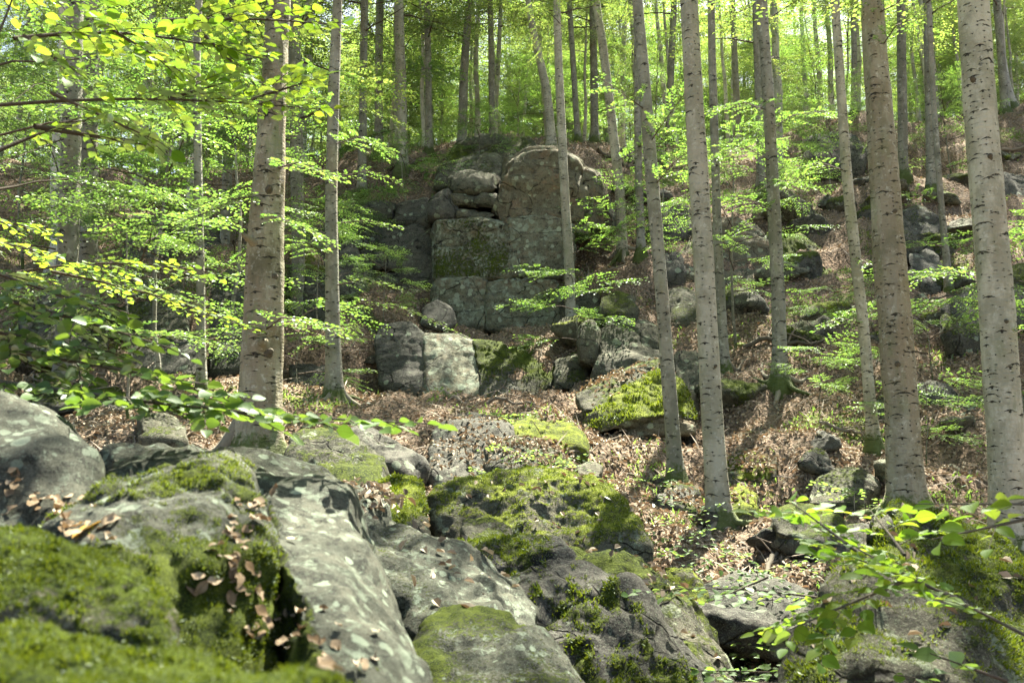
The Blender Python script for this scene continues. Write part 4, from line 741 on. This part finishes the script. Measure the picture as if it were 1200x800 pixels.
# ------------------------------------------------------------------ saplings and low boughs
TS = [template(s+40, 1.25, .42, .07, .85) for s in range(5)]
SAP = []
for k in range(5):
    rg = np.random.default_rng(300+k); hh = (3.2, 4.5, 6.5, 5.2, 2.2)[k]
    cm = crown_mesh('sapling_foliage', 310+k, .25*hh, hh, (1.3, 1.6, 2.0, 1.8, 1.1)[k], (10, 14, 20, 16, 7)[k], .07, TS, L_MID, per=3, lw=.018, six=True)
    z = np.linspace(-.15, hh, 12); x = np.cumsum(rg.normal(0, .04, 12)); V, F = tube(np.c_[x-x[0], x*.5-x[0]*.5, z], np.linspace(.03, .006, 12)*(hh/4), 7)
    SAP.append((cm, mesh('sapling_stem', V, F, [B_GREY])))
SEED = []
for k in range(4):
    rg = np.random.default_rng(340+k); p, dd, n, l, tw = template(70+k, .5, .2, .07, .7)
    acc = Acc(); hh = (.25, .35, .5, .2)[k]
    for q in range(3+k % 3):
        M = rot_about(q*2.3+rg.uniform(0, 1), .25, rg.normal(0, .2)); V, F = leaf_quads6(p@M.T*rg.uniform(.6, 1)+(0, 0, hh*(.6+.4*q/3)), dd@M.T, n@M.T, l*.95); acc.add(V, F, 0)
    cm = acc.mesh('seedling_leaves', [L_COOL], False)
    V, F = tube([(0, 0, -.05), (.01, .01, hh*.5), (0, .02, hh)], [.005, .004, .003], 5); SEED.append((cm, mesh('seedling_stem', V, F, [TWIG])))
def add_sap(u, d, k, label, group=None, sc=1., xy=None, set_=SAP, name='beech_sapling', cat='sapling', dz=0):
    x, y = xy if xy is not None else P(u, 400, d)[:2]
    t = thing(name, label, cat, (x, y, float(H(x, y))+dz), group); t.scale = (sc,)*3; t.rotation_euler = (rng.normal(0, .05), rng.normal(0, .05), rng.uniform(0, 6.28))
    link('foliage', set_[k][0], parent=t, kind='stuff'); link('stem', set_[k][1], parent=t); return t
for a in [(-30,9.5,2,'tall leafy sapling at the left edge in front of the paired trunks',None,1.1),(158,12,0,'bushy sapling between the paired trunks and the thin dark trunk'),
          (190,15,2,'tall sapling spreading above the shaded ledges'),(270,19,2,'sapling with bright layered leaves left of the thickest trunk'),
          (60,17,3,'sapling screening the far left slope'),(225,24,3,'sapling above the sunlit leaf patch on the left'),(372,21,1,'sapling leaning out between the thickest trunk and the slim grey beech',None,.7),(20,24,2,'high sapling in the far left gap'),
          (448,21.2,0,'sapling with layered bright sprays growing from the lower rock wall',None,.6),(405,25.5,0,'sapling on the shelf left of the dark stacked blocks',None,.7),(478,27,0,'sapling at the upper left corner of the tall rock face'),(350,17,4,'small leafy sapling by the cliff foot right of the thickest trunk'),
          (560,31,4,'low leafy sapling on the shoulder under the mossy dome'),(722,24.5,4,'small sapling with flat bright sprays right of the rock face'),(780,26,1,'sapling with airy leaves behind the leaning slender beech'),(680,20,4,'tiny pale sapling on the squarish block'),
          (862,19,2,'green layered sapling beside the slope beech',None,.8),(915,27,1,'sapling on the sunny slope behind the slope beech'),(985,31,1,'sapling high on the right slope'),(1075,13.2,4,'low sapling at the back of the brown flaking trunk',None,.6),(1090,16,4,'flat-topped sapling between the two right-hand beeches',None,.9),
          (1215,15,0,'sapling cut by the right frame edge'),(1130,33,1,'sapling near the crest behind the right-hand beeches'),(955,15.5,4,'knee-high leafy sapling in the litter of the right slope',None,.55),(985,18.5,4,'pale seedling clump in the middle of the right slope',None,.6)]:
    add_sap(*a)
n_ = 0
while n_ < 45:
    y = rng.uniform(55, 85); x = rng.uniform(-.72, .72)*y
    add_sap(0, 0, int(rng.integers(4)), 'leafy sapling deep in the stand beyond the crest', 'far saplings in the stand', rng.uniform(1.5, 2.4), (x, y)); n_ += 1
n_ = 0
while n_ < 60:
    y = rng.uniform(41, 66); x = rng.uniform(-.7, .7)*y
    add_sap(0, 0, int(rng.integers(4)), 'leafy sapling in the sunlit undergrowth of the crest', 'saplings of the crest undergrowth', rng.uniform(.8, 1.5), (x, y)); n_ += 1
for k in range(46):
    u, v = [(rng.uniform(690, 1190), rng.uniform(200, 700)), (rng.uniform(400, 700), rng.uniform(480, 600)), (rng.uniform(780, 940), rng.uniform(690, 790))][0 if k < 28 else (1 if k < 36 else 2)]
    d = float(np.interp(v, [190, 330, 460, 620, 790], [33, 22, 16, 9.8, 6.4])); x, y = P(u, v, d)[:2]
    add_sap(0, 0, k % 4, 'low beech seedling with a few flat leaves in the litter', 'low seedlings on the forest floor', rng.uniform(.7, 1.2), (x, y), SEED, 'beech_seedling', 'seedling')

# low leafy boughs reaching out from the trunks
def bough(tree, polys, mat, ls=.07, tw=.4, dens=.85, seed=0, rad=.006, label=None):
    t, base = TREE_OBJ[tree][0], TREE_OBJ[tree][1]; rg = np.random.default_rng(seed+900); acc = Acc()
    for pl in polys:
        pts = np.array([P(*p) for p in pl]); p, d, n, l, tws = spray(pts, tw, ls, rg, dens, rad=rad)
        V, F = leaf_quads6(p-base, d, n, l); acc.add(V, F, 0)
        for q, r_ in tws: V, F = tube(q-base, r_, 4); acc.add(V, F, 1)
    link('low_branch', acc.mesh('low_branch', [mat, TWIG], False), parent=t, kind='stuff')
bough(9, [[(664,322,23),(640,318,22.6),(612,310,22)],[(664,300,23),(700,285,22.6),(745,255,22),(790,235,21.5)],[(662,270,23),(690,262,22.6),(730,268,22)],[(664,330,23),(640,350,22.5),(628,362,22)]], L_MID, .085, .55, 1.2, 1)
bough(10, [[(724,235,25),(760,215,24.5),(800,200,24)],[(726,260,25),(690,252,24.6),(660,262,24)],[(720,190,25),(760,170,24),(790,150,23)]], L_MID, .085, .6, 1.2, 2)
bough(7, [[(905,190,17),(870,170,16.4),(840,180,16),(812,205,15.6)],[(904,150,17),(930,135,16.5),(965,130,16),(990,140,15.6)],[(906,210,17),(930,215,16.4),(960,190,16)],[(902,130,17),(870,120,16.5),(835,128,16)],[(908,250,17),(880,235,16.5),(850,228,16)]], L_MID, .07, .45, 1.0, 3)
bough(3, [[(760,170,12.7),(780,140,12.3),(810,100,12)],[(758,130,12.7),(730,110,12.3),(700,90,12)],[(765,220,12.7),(790,190,12.3),(815,170,12)]], L_MID, .07, .4, 1.0, 4)
bough(1, [[(390,370,15.5),(430,352,15),(480,362,14.6),(520,382,14.3),(548,396,14)],[(390,335,15.5),(430,326,15),(470,338,14.6)],[(389,262,15.5),(430,258,15),(470,266,14.7)],[(390,410,15.5),(370,400,15),(345,412,14.8)],[(388,210,15.5),(430,200,15.2),(470,212,15)]], L_MID, .065, .3, .8, 5)
bough(1, [[(389,300,15.5),(360,285,15),(340,290,14.8)],[(391,130,15.5),(360,110,15),(330,115,14.6)],[(390,170,15.5),(420,160,15),(460,175,14.8)]], L_MID, .07, .45, 1.2, 6)
bough(0, [[(310,250,10),(345,262,9.6),(385,280,9.4)],[(312,230,10),(280,232,9.6),(240,250,9.3),(205,262,9)],[(314,200,10),(350,190,9.6),(395,205,9.3)],[(300,395,10),(330,372,9.6),(370,378,9.4),(400,392,9.2)],[(325,60,10),(290,70,9.6),(250,92,9.4),(205,100,9)]], L_MID, .065, .35, 1.0, 7)
bough(17, [[(78,300,14),(120,330,13),(170,340,12),(230,352,11.5)],[(80,250,14),(40,260,13),(0,280,12.4)],[(82,200,14),(130,215,13),(190,225,12),(250,245,11.5)],[(85,120,14),(140,140,13),(190,165,12.5)],[(85,90,14),(40,100,13),(0,130,12)],[(82,160,14),(30,180,13),(-20,200,12)]], L_MID, .065, .4, .9, 8)
bough(18, [[(104,250,17),(150,262,16),(200,280,15),(240,300,14.6)],[(104,200,17),(160,185,16),(215,195,15)],[(106,140,17),(170,120,16),(240,130,15.4)],[(106,60,17),(170,50,16),(240,62,15.4),(290,90,15)],[(108,20,17),(60,30,16),(0,40,15)]], L_MID, .08, .7, 1.3, 9)
bough(20, [[(348,150,23),(300,140,22),(240,160,21),(190,190,20)],[(347,100,23),(380,85,22),(420,90,21)],[(346,60,23),(290,50,22),(230,40,21)]], L_MID, .09, .8, 1.3, 10)
bough(4, [[(1030,60,11),(1050,30,10.6),(1075,20,10.4)],[(1020,20,11),(1050,5,10.6),(1070,-15,10.4)]], L_MID, .06, .3, .8, 11)
bough(5, [[(1170,345,10),(1130,318,10.4),(1090,322,10.8),(1060,335,11)],[(1172,400,10),(1210,380,9.8),(1250,372,9.6)]], L_MID, .06, .35, .8, 12)
bough(21, [[(470,190,32),(510,205,31),(560,215,30),(600,205,29.6)],[(470,150,32),(430,160,31),(390,180,30.5)],[(470,212,32),(430,222,31),(400,230,30.6)],[(469,90,32),(500,80,31.4),(540,84,31)]], L_MID, .12, .9, 1.3, 13)
bough(12, [[(1103,240,21),(1070,225,20.6),(1035,232,20.2)],[(1100,200,21),(1130,190,20.6),(1160,200,20.2)],[(1108,290,21),(1080,282,20.6),(1050,290,20)]], L_MID, .08, .5, 1, 14)
bough(6, [[(1000,300,13.5),(1025,312,13),(1050,305,12.8)],[(1012,380,13.5),(985,372,13.2),(960,385,13)],[(990,200,13.5),(960,190,13.2),(925,200,13)]], L_MID, .06, .3, .8, 15)

# ------------------------------------------------------------------ near boughs with single leaves
def leaf_mesh(seed, mat, curl=0):
    rg = np.random.default_rng(seed); t = np.array((0, .12, .3, .5, .7, .88, 1.)); w_ = np.array((.0, .2, .33, .34, .25, .11, 0))*rg.uniform(.9, 1.1); V = []; droop = rg.uniform(.08, .26)*(1+curl); fold = rg.uniform(.1, .3)+curl*rg.uniform(-.2, .8); w_ = w_*(1-.25*curl*rg.random())
    for i, (a, b) in enumerate(zip(t, w_)):
        z = -droop*a*a*(1-2.2*curl*rg.random()*a); wob = rg.normal(0, .012+.05*curl)
        if b == 0: V.append((a, 0, z))
        else: V += [(a, 0, z), (a+.03, b, z+fold*b+wob), (a+.03, -b, z+fold*b-wob)]
    F3 = [(0, 1, 2), (0, 3, 1)]; F4 = []
    for i in range(4): c = 1+3*i; F4 += [(c, c+3, c+4, c+1), (c, c+2, c+5, c+3)]
    F3 += [(13, 16, 14), (13, 15, 16)]
    return mesh('beech_leaf', V, [np.array(F3), np.array(F4)], [mat], True)
def near_branch(label, polys, mat, ls, tw, dens, seed, rad=.005, tilt=.3, cat='branch', cap=300, twm=None):
    rg = np.random.default_rng(seed); root = P(*polys[0][0][0]); t = thing('beech_branch', label, cat, root); LM = [leaf_mesh(seed*5+k, mat) for k in range(5)]
    allp, tubes = [], Acc()
    for pl, st in polys:
        pts, _ = dens_path([P(*p) for p in pl], np.ones(len(pl)), .05); p, d, n, l, tws = spray(pts, tw, ls, rg, dens, start=st, rad=rad, tilt=tilt)
        allp.append(np.c_[p, d, n, l])
        for q, r_ in tws: V, F = tube(q-root, r_, 6); tubes.add(V, F)
    link('twigs', tubes.mesh('twigs', [twm or TWIG]), parent=t)
    a = np.concatenate(allp); a = a[np.argsort(a[:, 1])]; vis = np.abs(a[:, 0]/a[:, 1]) < .66; a = np.concatenate((a[vis], a[~vis]))
    for r_ in a[:cap]:
        p, d, n, L = r_[:3]-root, r_[3:6], r_[6:9], r_[9]; s = norm(np.cross(n, d)); n = np.cross(d, s)
        o = link('leaf', LM[rg.integers(5)], parent=t); wv = rg.uniform(.85, 1.15)
        o.matrix_basis = Matrix(((d[0]*L, s[0]*L*wv, n[0]*L, p[0]), (d[1]*L, s[1]*L*wv, n[1]*L, p[1]), (d[2]*L, s[2]*L*wv, n[2]*L, p[2]), (0, 0, 0, 1)))
    if len(a) > cap:
        b = a[cap:]; V, F = leaf_quads6(b[:, :3]-root, b[:, 3:6], b[:, 6:9], b[:, 9]); link('foliage', mesh('foliage', V, F, [mat], False), parent=t, kind='stuff')
    return len(a)
nl = []
nl.append(near_branch('overhanging bough with sunlit yellow-green leaves at the top left corner', [
  ([(-60,150,2.9),(-5,90,3.1),(15,45,3.2),(28,-40,3.3)], .95), ([(16,45,3.2),(45,28,3.3),(110,22,3.5),(190,24,3.7),(245,42,3.8),(310,70,4.0)], .12), ([(28,42,3.2),(50,52,3.2),(80,72,3.2),(95,88,3.2)], .1),
  ([(110,22,3.5),(150,42,3.4),(190,62,3.4),(212,84,3.4)], .1), ([(190,24,3.7),(250,10,3.8),(330,10,4.0),(400,30,4.2)], .1), ([(-30,-10,3.2),(40,-5,3.3),(110,-8,3.5)], .1), ([(240,42,3.8),(270,70,3.8),(300,100,3.9)], .1)], L_NEAR, .07, .24, 1.15, 11, .0042, .4))
nl.append(near_branch('long thin bough crossing the thickest trunk with a fringe of lit leaves', [
  ([(-60,128,3.2),(0,118,3.3),(60,109,3.4),(110,108,3.5),(200,115,3.7),(290,118,3.9),(345,122,4.0),(395,130,4.1)], .42), ([(60,109,3.4),(110,125,3.4),(150,148,3.4),(190,168,3.4)], .3), ([(290,118,3.9),(330,100,3.9),(372,92,4.0)], .2), ([(200,115,3.7),(240,108,3.8),(270,95,3.8)], .2)], L_NEAR, .066, .2, 1.2, 12, .004, .4))
nl.append(near_branch('dark curved bough low at the left edge with drooping leaf tips', [
  ([(-60,200,3.2),(0,168,3.3),(40,148,3.4),(95,137,3.6)], .55), ([(40,148,3.4),(100,150,3.6),(150,160,3.7),(185,172,3.8)], .3)], L_NEAR, .062, .16, 1.0, 13, .006))
nl.append(near_branch('bright flat bough stretching right in front of the paired trunks', [
  ([(-40,330,5.6),(30,318,5.6),(80,300,5.7),(140,300,5.8),(200,306,5.9),(262,322,6.0)], .2), ([(60,318,5.7),(120,325,5.9),(190,345,6.1),(240,362,6.3),(300,388,6.4)], .15), ([(-40,275,5.5),(20,282,5.6),(70,300,5.7)], .1), ([(-40,250,6),(10,262,6),(60,272,6.2)], .1)], L_NEAR, .066, .24, 1.0, 14, .005))
nl.append(near_branch('shaded bough with glossy glinting leaves above the near ledge', [
  ([(-60,440,2.9),(60,452,2.9),(150,468,2.9),(190,472,2.85),(260,484,2.8),(330,497,2.75),(420,500,2.7),(500,496,2.65)], .12), ([(-60,400,3.1),(40,412,3.0),(120,428,3.0),(200,442,3.0),(235,450,3)], .1), ([(150,468,2.9),(220,460,2.8),(280,462,2.8)], .1)], L_GLOSS, .062, .2, 1.3, 15, .005, .5, twm=DEADM))
nl.append(near_branch('upper shaded bough of glossy leaves at the left edge', [
  ([(-60,335,3.3),(20,350,3.2),(90,370,3.1),(150,390,3.1),(200,408,3.0)], .1), ([(-60,300,3.5),(0,325,3.4),(60,345,3.3),(120,362,3.2)], .1), ([(-60,380,3.2),(0,385,3.1),(70,396,3.1),(130,412,3.1)], .1)], L_GLOSS, .06, .24, 1.2, 16, .005, .5))
nl.append(near_branch('leafy bough reaching in from the right over the big mossy boulder', [
  ([(1290,790,2.5),(1200,735,2.6),(1120,700,2.7),(1060,680,2.75),(1000,640,2.8),(945,612,2.9)], .3), ([(1120,700,2.7),(1060,650,2.75),(1010,655,2.75),(965,640,2.8)], .1), ([(1060,680,2.75),(1010,690,2.7),(960,705,2.7),(915,742,2.7)], .15), ([(1010,650,2.8),(970,600,2.9),(930,590,3.0)], .3),
  ([(1060,650,2.75),(1090,625,2.8),(1060,600,2.9),(1020,598,3.0)], .2)], L_NEAR, .064, .22, 1.2, 17, .003, .5, twm=DEADM))
nl.append(near_branch('twig with round bright leaves in front of the foot of the scarred pale trunk', [
  ([(1290,590,2.6),(1220,604,2.7),(1160,604,2.75),(1100,592,2.8),(1070,590,2.8)], .2), ([(1220,604,2.7),(1180,632,2.7),(1130,640,2.7),(1090,632,2.7)], .2), ([(1290,560,2.6),(1230,575,2.7),(1190,590,2.7)], .1)], L_NEAR, .075, .14, .8, 18, .003, .45, twm=DEADM))
nl.append(near_branch('low leafy twig at the very bottom of the lower right corner', [
  ([(1280,830,2.6),(1200,800,2.6),(1120,785,2.6),(1050,790,2.6)], .2), ([(1180,798,2.6),(1140,770,2.6),(1090,765,2.6)], .2)], L_TWG, .07, .14, .8, 19, .003, .45))
nl.append(near_branch('thin spray of small cool leaves in front of the dark flat rock', [
  ([(960,700,4.6),(900,676,4.7),(850,672,4.8),(800,682,4.9),(740,694,5.0)], .1), ([(900,676,4.7),(860,700,4.7),(830,706,4.7)], .2)], L_TWG, .06, .14, .9, 20, .003))
nl.append(near_branch('low seedling leaves along the bottom between the slab and the big boulder', [
  ([(960,790,4.4),(900,775,4.5),(850,770,4.6),(800,785,4.7)], .1), ([(900,800,4.3),(860,790,4.4),(820,800,4.4)], .1)], L_TWG, .06, .14, 1.0, 21, .003))
print('near leaves', nl)

# ------------------------------------------------------------------ litter
N1 = 230000
az = rng.uniform(-.68, .68, N1); rr = np.exp(rng.uniform(math.log(3.2), math.log(44), N1)); x = az*rr; y = rr
dens = vnoise(np.c_[x*.6, y*.6, x*0], 77); keep = rng.random(N1) < .75+.6*dens; x, y = x[keep], y[keep]; rr = rr[keep]
z = H(x, y); n = HN(x, y); p = np.c_[x, y, z]+n*rng.uniform(0, .05, len(x))[:, None]
if PERCH: pc = np.concatenate(PERCH); p = np.concatenate((p, pc[:, :3]+pc[:, 3:]*.01)); n = np.concatenate((n, pc[:, 3:])); rr = np.r_[rr, np.hypot(pc[:, 0], pc[:, 1])]
m_ = len(p); n = norm(n+rng.normal(0, .42, (m_, 3))); d = norm(np.cross(n, rng.normal(0, 1, (m_, 3))))
V, F = leaf_quads6(p, d, n, rng.uniform(.04, .075, m_)*(1+rr/45), .6, .22*1)
link('leaf_litter', mesh('leaf_litter', V, F, [L_DRY], False), kind='stuff', label='dry brown beech leaves covering the slope', category='leaf litter')
# twig crumbs
m_ = 9000; az = rng.uniform(-.68, .68, m_); rr = np.exp(rng.uniform(math.log(4), math.log(36), m_)); x, y = az*rr, rr; nn = HN(x, y); p = np.c_[x, y, H(x, y)]+nn*.03
d = norm(np.cross(nn, rng.normal(0, 1, (m_, 3)))+rng.normal(0, .12, (m_, 3))); V, F = leaf_quads(p, d, nn, rng.uniform(.1, .45, m_)*(1+rr/40), .045, .03)
link('twig_litter', mesh('twig_litter', V, F, [DEAD], False), kind='stuff', label='thin dead twigs scattered through the leaves', category='twigs')
# moss and grass tufts where the floor is green
m_ = 60000; az = rng.uniform(-.68, .68, m_); rr = np.exp(rng.uniform(math.log(5), math.log(36), m_)); x, y = az*rr, rr
g = .18+.45*fbm(np.c_[x, y, x*0]*np.array((.55, .55, 0)), 3, 31)+.25*rng.random(m_); k = g > .55; x, y, rr = x[k], y[k], rr[k]; nn = HN(x, y); p = np.c_[x, y, H(x, y)]
d = norm(nn+rng.normal(0, .5, (len(x), 3))); V, F = leaf_quads(p, d, norm(rng.normal(0, 1, (len(x), 3))), rng.uniform(.03, .09, len(x))*(1+rr/30), .3, .1)
link('moss_tufts', mesh('moss_tufts', V, F, [L_COOL], False), kind='stuff', label='low green tufts of moss and grass between the leaves', category='moss tufts')

# ------------------------------------------------------------------ roots on the big feet, fallen branches
for ti, nr, ln in ((0, 4, .8), (1, 6, .75), (2, 6, .7), (3, 4, .4), (4, 6, .7), (5, 5, .6), (7, 6, .85), (8, 4, .8), (10, 5, 1.0)):
    t, base, pa, ra, d = TREE_OBJ[ti]; r0 = ra[min(8, len(ra)-1)]
    for k in range(nr):
        a = k*2*math.pi/nr+rng.uniform(-.3, .3); L = ln*rng.uniform(.6, 1.15); s = np.linspace(0, 1, 9); aa = a+.5*np.sin(s*3+k)*s
        x = base[0]+np.cos(aa)*(r0*.5+L*s); y = base[1]+np.sin(aa)*(r0*.5+L*s); z = H(x, y)+.03*(1-s)+(1-s)**4*r0*2.0-.05*s**2
        V, F = tube(np.c_[x, y, z]-base, r0*.5*(1-s*.85), 8); link('root', mesh('root', V, F, [MATS[TREES[ti][3]] if k % 2 else ROOTM]), parent=t)
def knot(ti, u, v, L=.07, rr_=.04):
    t, base, pa, ra, d = TREE_OBJ[ti]; k = int(np.argmin(np.abs(pa[:, 2]-P(u, v, d)[2]))); p = P(u, v, d-ra[k]*.9); ax = pa[k]; o_ = norm(np.array((p[0]-ax[0], p[1]-ax[1], 0))); c = ax+o_*ra[k]*.85
    s_ = np.linspace(0, 1, 6)[:, None]; V, F = tube(c+(o_+np.array((0, 0, .35)))*L*s_*1.3-base, rr_*np.array((1.5, 1.15, 1, .95, .8, .25)), 9); V = V+norm(V)*0+.006*fbm(V*40, 2, 3)[:, None]
    link('knot', mesh('knot', V, F, [MATS[TREES[ti][3]] if L > .08 else DEADM]), parent=t)
for a in [(0,296,288,.16,.04),(0,315,228),(0,308,405,.09,.06),(0,318,414),(0,325,330,.05,.05),(4,1048,255,.05,.03),(4,1052,430,.06,.035),(5,1178,380,.05,.03),(5,1160,190,.05,.03),(2,838,430,.04,.02),(5,1138,100,.05,.03)]: knot(*a)
STK = [([(800,212),(850,240),(905,262),(940,268)], 28, .07, 'long bare fallen limb lying across the sunny slope behind the smooth pale beech'), ([(838,262),(880,270),(925,268)], 26, .05, 'short fallen limb just below the long bare one'),
 ([(520,452),(555,462),(590,470),(625,476)], 16.5, .05, 'dead branch on the litter at the foot of the lower rock wall'), ([(500,565),(540,520),(556,498)], 12.3, .03, 'thin stick leaning on the dark flat rock wall'),
 ([(990,380),(1040,395),(1100,402)], 18.5, .04, 'thin fallen branch across the slope behind the brown flaking trunk'), ([(1040,350),(1075,362),(1120,356)], 20, .04, 'crooked dead stick among the dark rocks on the right'),
 ([(930,600),(900,612),(868,626)], 10, .03, 'bleached stick beside the roots of the smooth pale beech'), ([(640,500),(690,492),(735,500)], 14.6, .04, 'dead branch lying under the cracked wedge boulder'),
 ([(440,545),(480,532),(520,540)], 12.2, .03, 'thin stick on the long dark slab'), ([(1090,610),(1150,640),(1210,668)], 8, .035, 'pale dead branch behind the big right boulder'), ([(1140,180),(1180,165),(1230,160)], 34, .09, 'dark fallen log near the crest at the right edge'),
 ([(905,640),(870,655),(815,650)], 9.6, .03, 'thin damp stick in the litter below the smooth pale beech'), ([(960,470),(1000,500),(1020,520)], 14.6, .035, 'stick lying downslope left of the thin whitish beech'), ([(870,400),(930,425),(985,420)], 18.5, .06, 'mossy rotten log across the litter right of the thin grey trunk'), ([(1085,520),(1120,540),(1150,545)], 12.4, .03, 'broken branch between the two thick right-hand beeches'),
 ([(455,203),(490,200),(525,212)], 31.5, .1, 'dark fallen log on the left shoulder beside the mossy dome'), ([(680,300),(700,310),(735,322)], 23.5, .05, 'dead stick in the hollow right of the rock face'), ([(700,190),(740,182),(790,185)], 33, .09, 'log lying in the sun on the crest')]
for k, (pl, d, r_, label) in enumerate(STK):
    p = np.array([P(u, v, d)[:2] for u, v in pl]); s = np.linspace(0, len(pl)-1, 14); x = np.interp(s, range(len(pl)), p[:, 0]); y = np.interp(s, range(len(pl)), p[:, 1])+rng.normal(0, .25)*s
    z = H(x, y)+r_*1.1+.06*np.abs(np.sin(s*1.7+k)); q = np.c_[x, y, z]+rng.normal(0, r_*.4, (14, 3)); b = q[0]; acc = Acc(); V, F = tube(q-b, np.linspace(r_, r_*.35, 14), 8); 
    t = link('fallen_branch', mesh('fallen_branch', V, F, [DEADM if k % 2 else DEAD]), loc=b, label=label, category='fallen branch')
    for j in (3, 6, 9):
        dr = norm(np.array((rng.normal(), rng.normal(), abs(rng.normal())*.5))); V, F = tube((q[j]-b)+dr*np.linspace(0, r_*14, 5)[:, None]+rng.normal(0, r_*.3, (5, 3)), np.linspace(r_*.4, r_*.1, 5), 5)
        link('side_twig', mesh('side_twig', V, F, [DEAD]), parent=t)
# single leaves lying in the crevices of the near ledge
from mathutils.bvhtree import BVHTree
vv, ff, off = [], [], 0
for o in COL.objects:
    if o.name.startswith('ledge_rock'):
        vv += [Vector(v.co)+o.location for v in o.data.vertices]; ff += [[i+off for i in p.vertices] for p in o.data.polygons]; off += len(o.data.vertices)
BV = BVHTree.FromPolygons(vv, ff)
DRY = [leaf_mesh(800+k, L_DROP, 1) for k in range(7)]; cnt = 0
def drop_leaf(u, v, L, mat_=None, label='curled brown beech leaf lying in a crevice of the near ledge', group='dry leaves in the crevices of the near ledge'):
    r_ = Vector(P(u, v, 1)).normalized(); hit, nr, ix, ds = BV.ray_cast(Vector((0, 0, 0)), r_)
    if hit is None or ds > 3.5: return
    me = DRY[rng.integers(7)]
    if mat_: me = leaf_mesh(900, mat_)
    n = norm(np.array(nr)*.7+np.array((0, 0, .6))+rng.normal(0, .3, 3)); d = norm(np.cross(n, rng.normal(0, 1, 3))); s = np.cross(n, d); p = np.array(hit)+np.array(nr)*.008
    o = link('fallen_leaf', me, label=label, category='fallen leaf')
    if group: o['group'] = group
    o.matrix_basis = Matrix(((d[0]*L, s[0]*L, n[0]*L, p[0]), (d[1]*L, s[1]*L, n[1]*L, p[1]), (d[2]*L, s[2]*L, n[2]*L, p[2]), (0, 0, 0, 1)))
for k in range(125):
    q = rng.random(); 
    if k < 45: u, v = rng.uniform(-5, 130)+0, 0; v = 548+.42*max(0, u)+rng.uniform(0, 36)
    else: a = np.array([(300,585),(285,625),(262,665),(300,705),(345,745),(395,790)], float); s = rng.uniform(0, 5); u = np.interp(s, range(6), a[:, 0])+rng.normal(0, 12+4*s); v = np.interp(s, range(6), a[:, 1])+rng.normal(0, 8)
    drop_leaf(u, v, rng.uniform(.018, .046))
drop_leaf(88, 632, .075, L_YEL, 'large orange-yellow dead leaf on the mossy rock at the lower left', None)
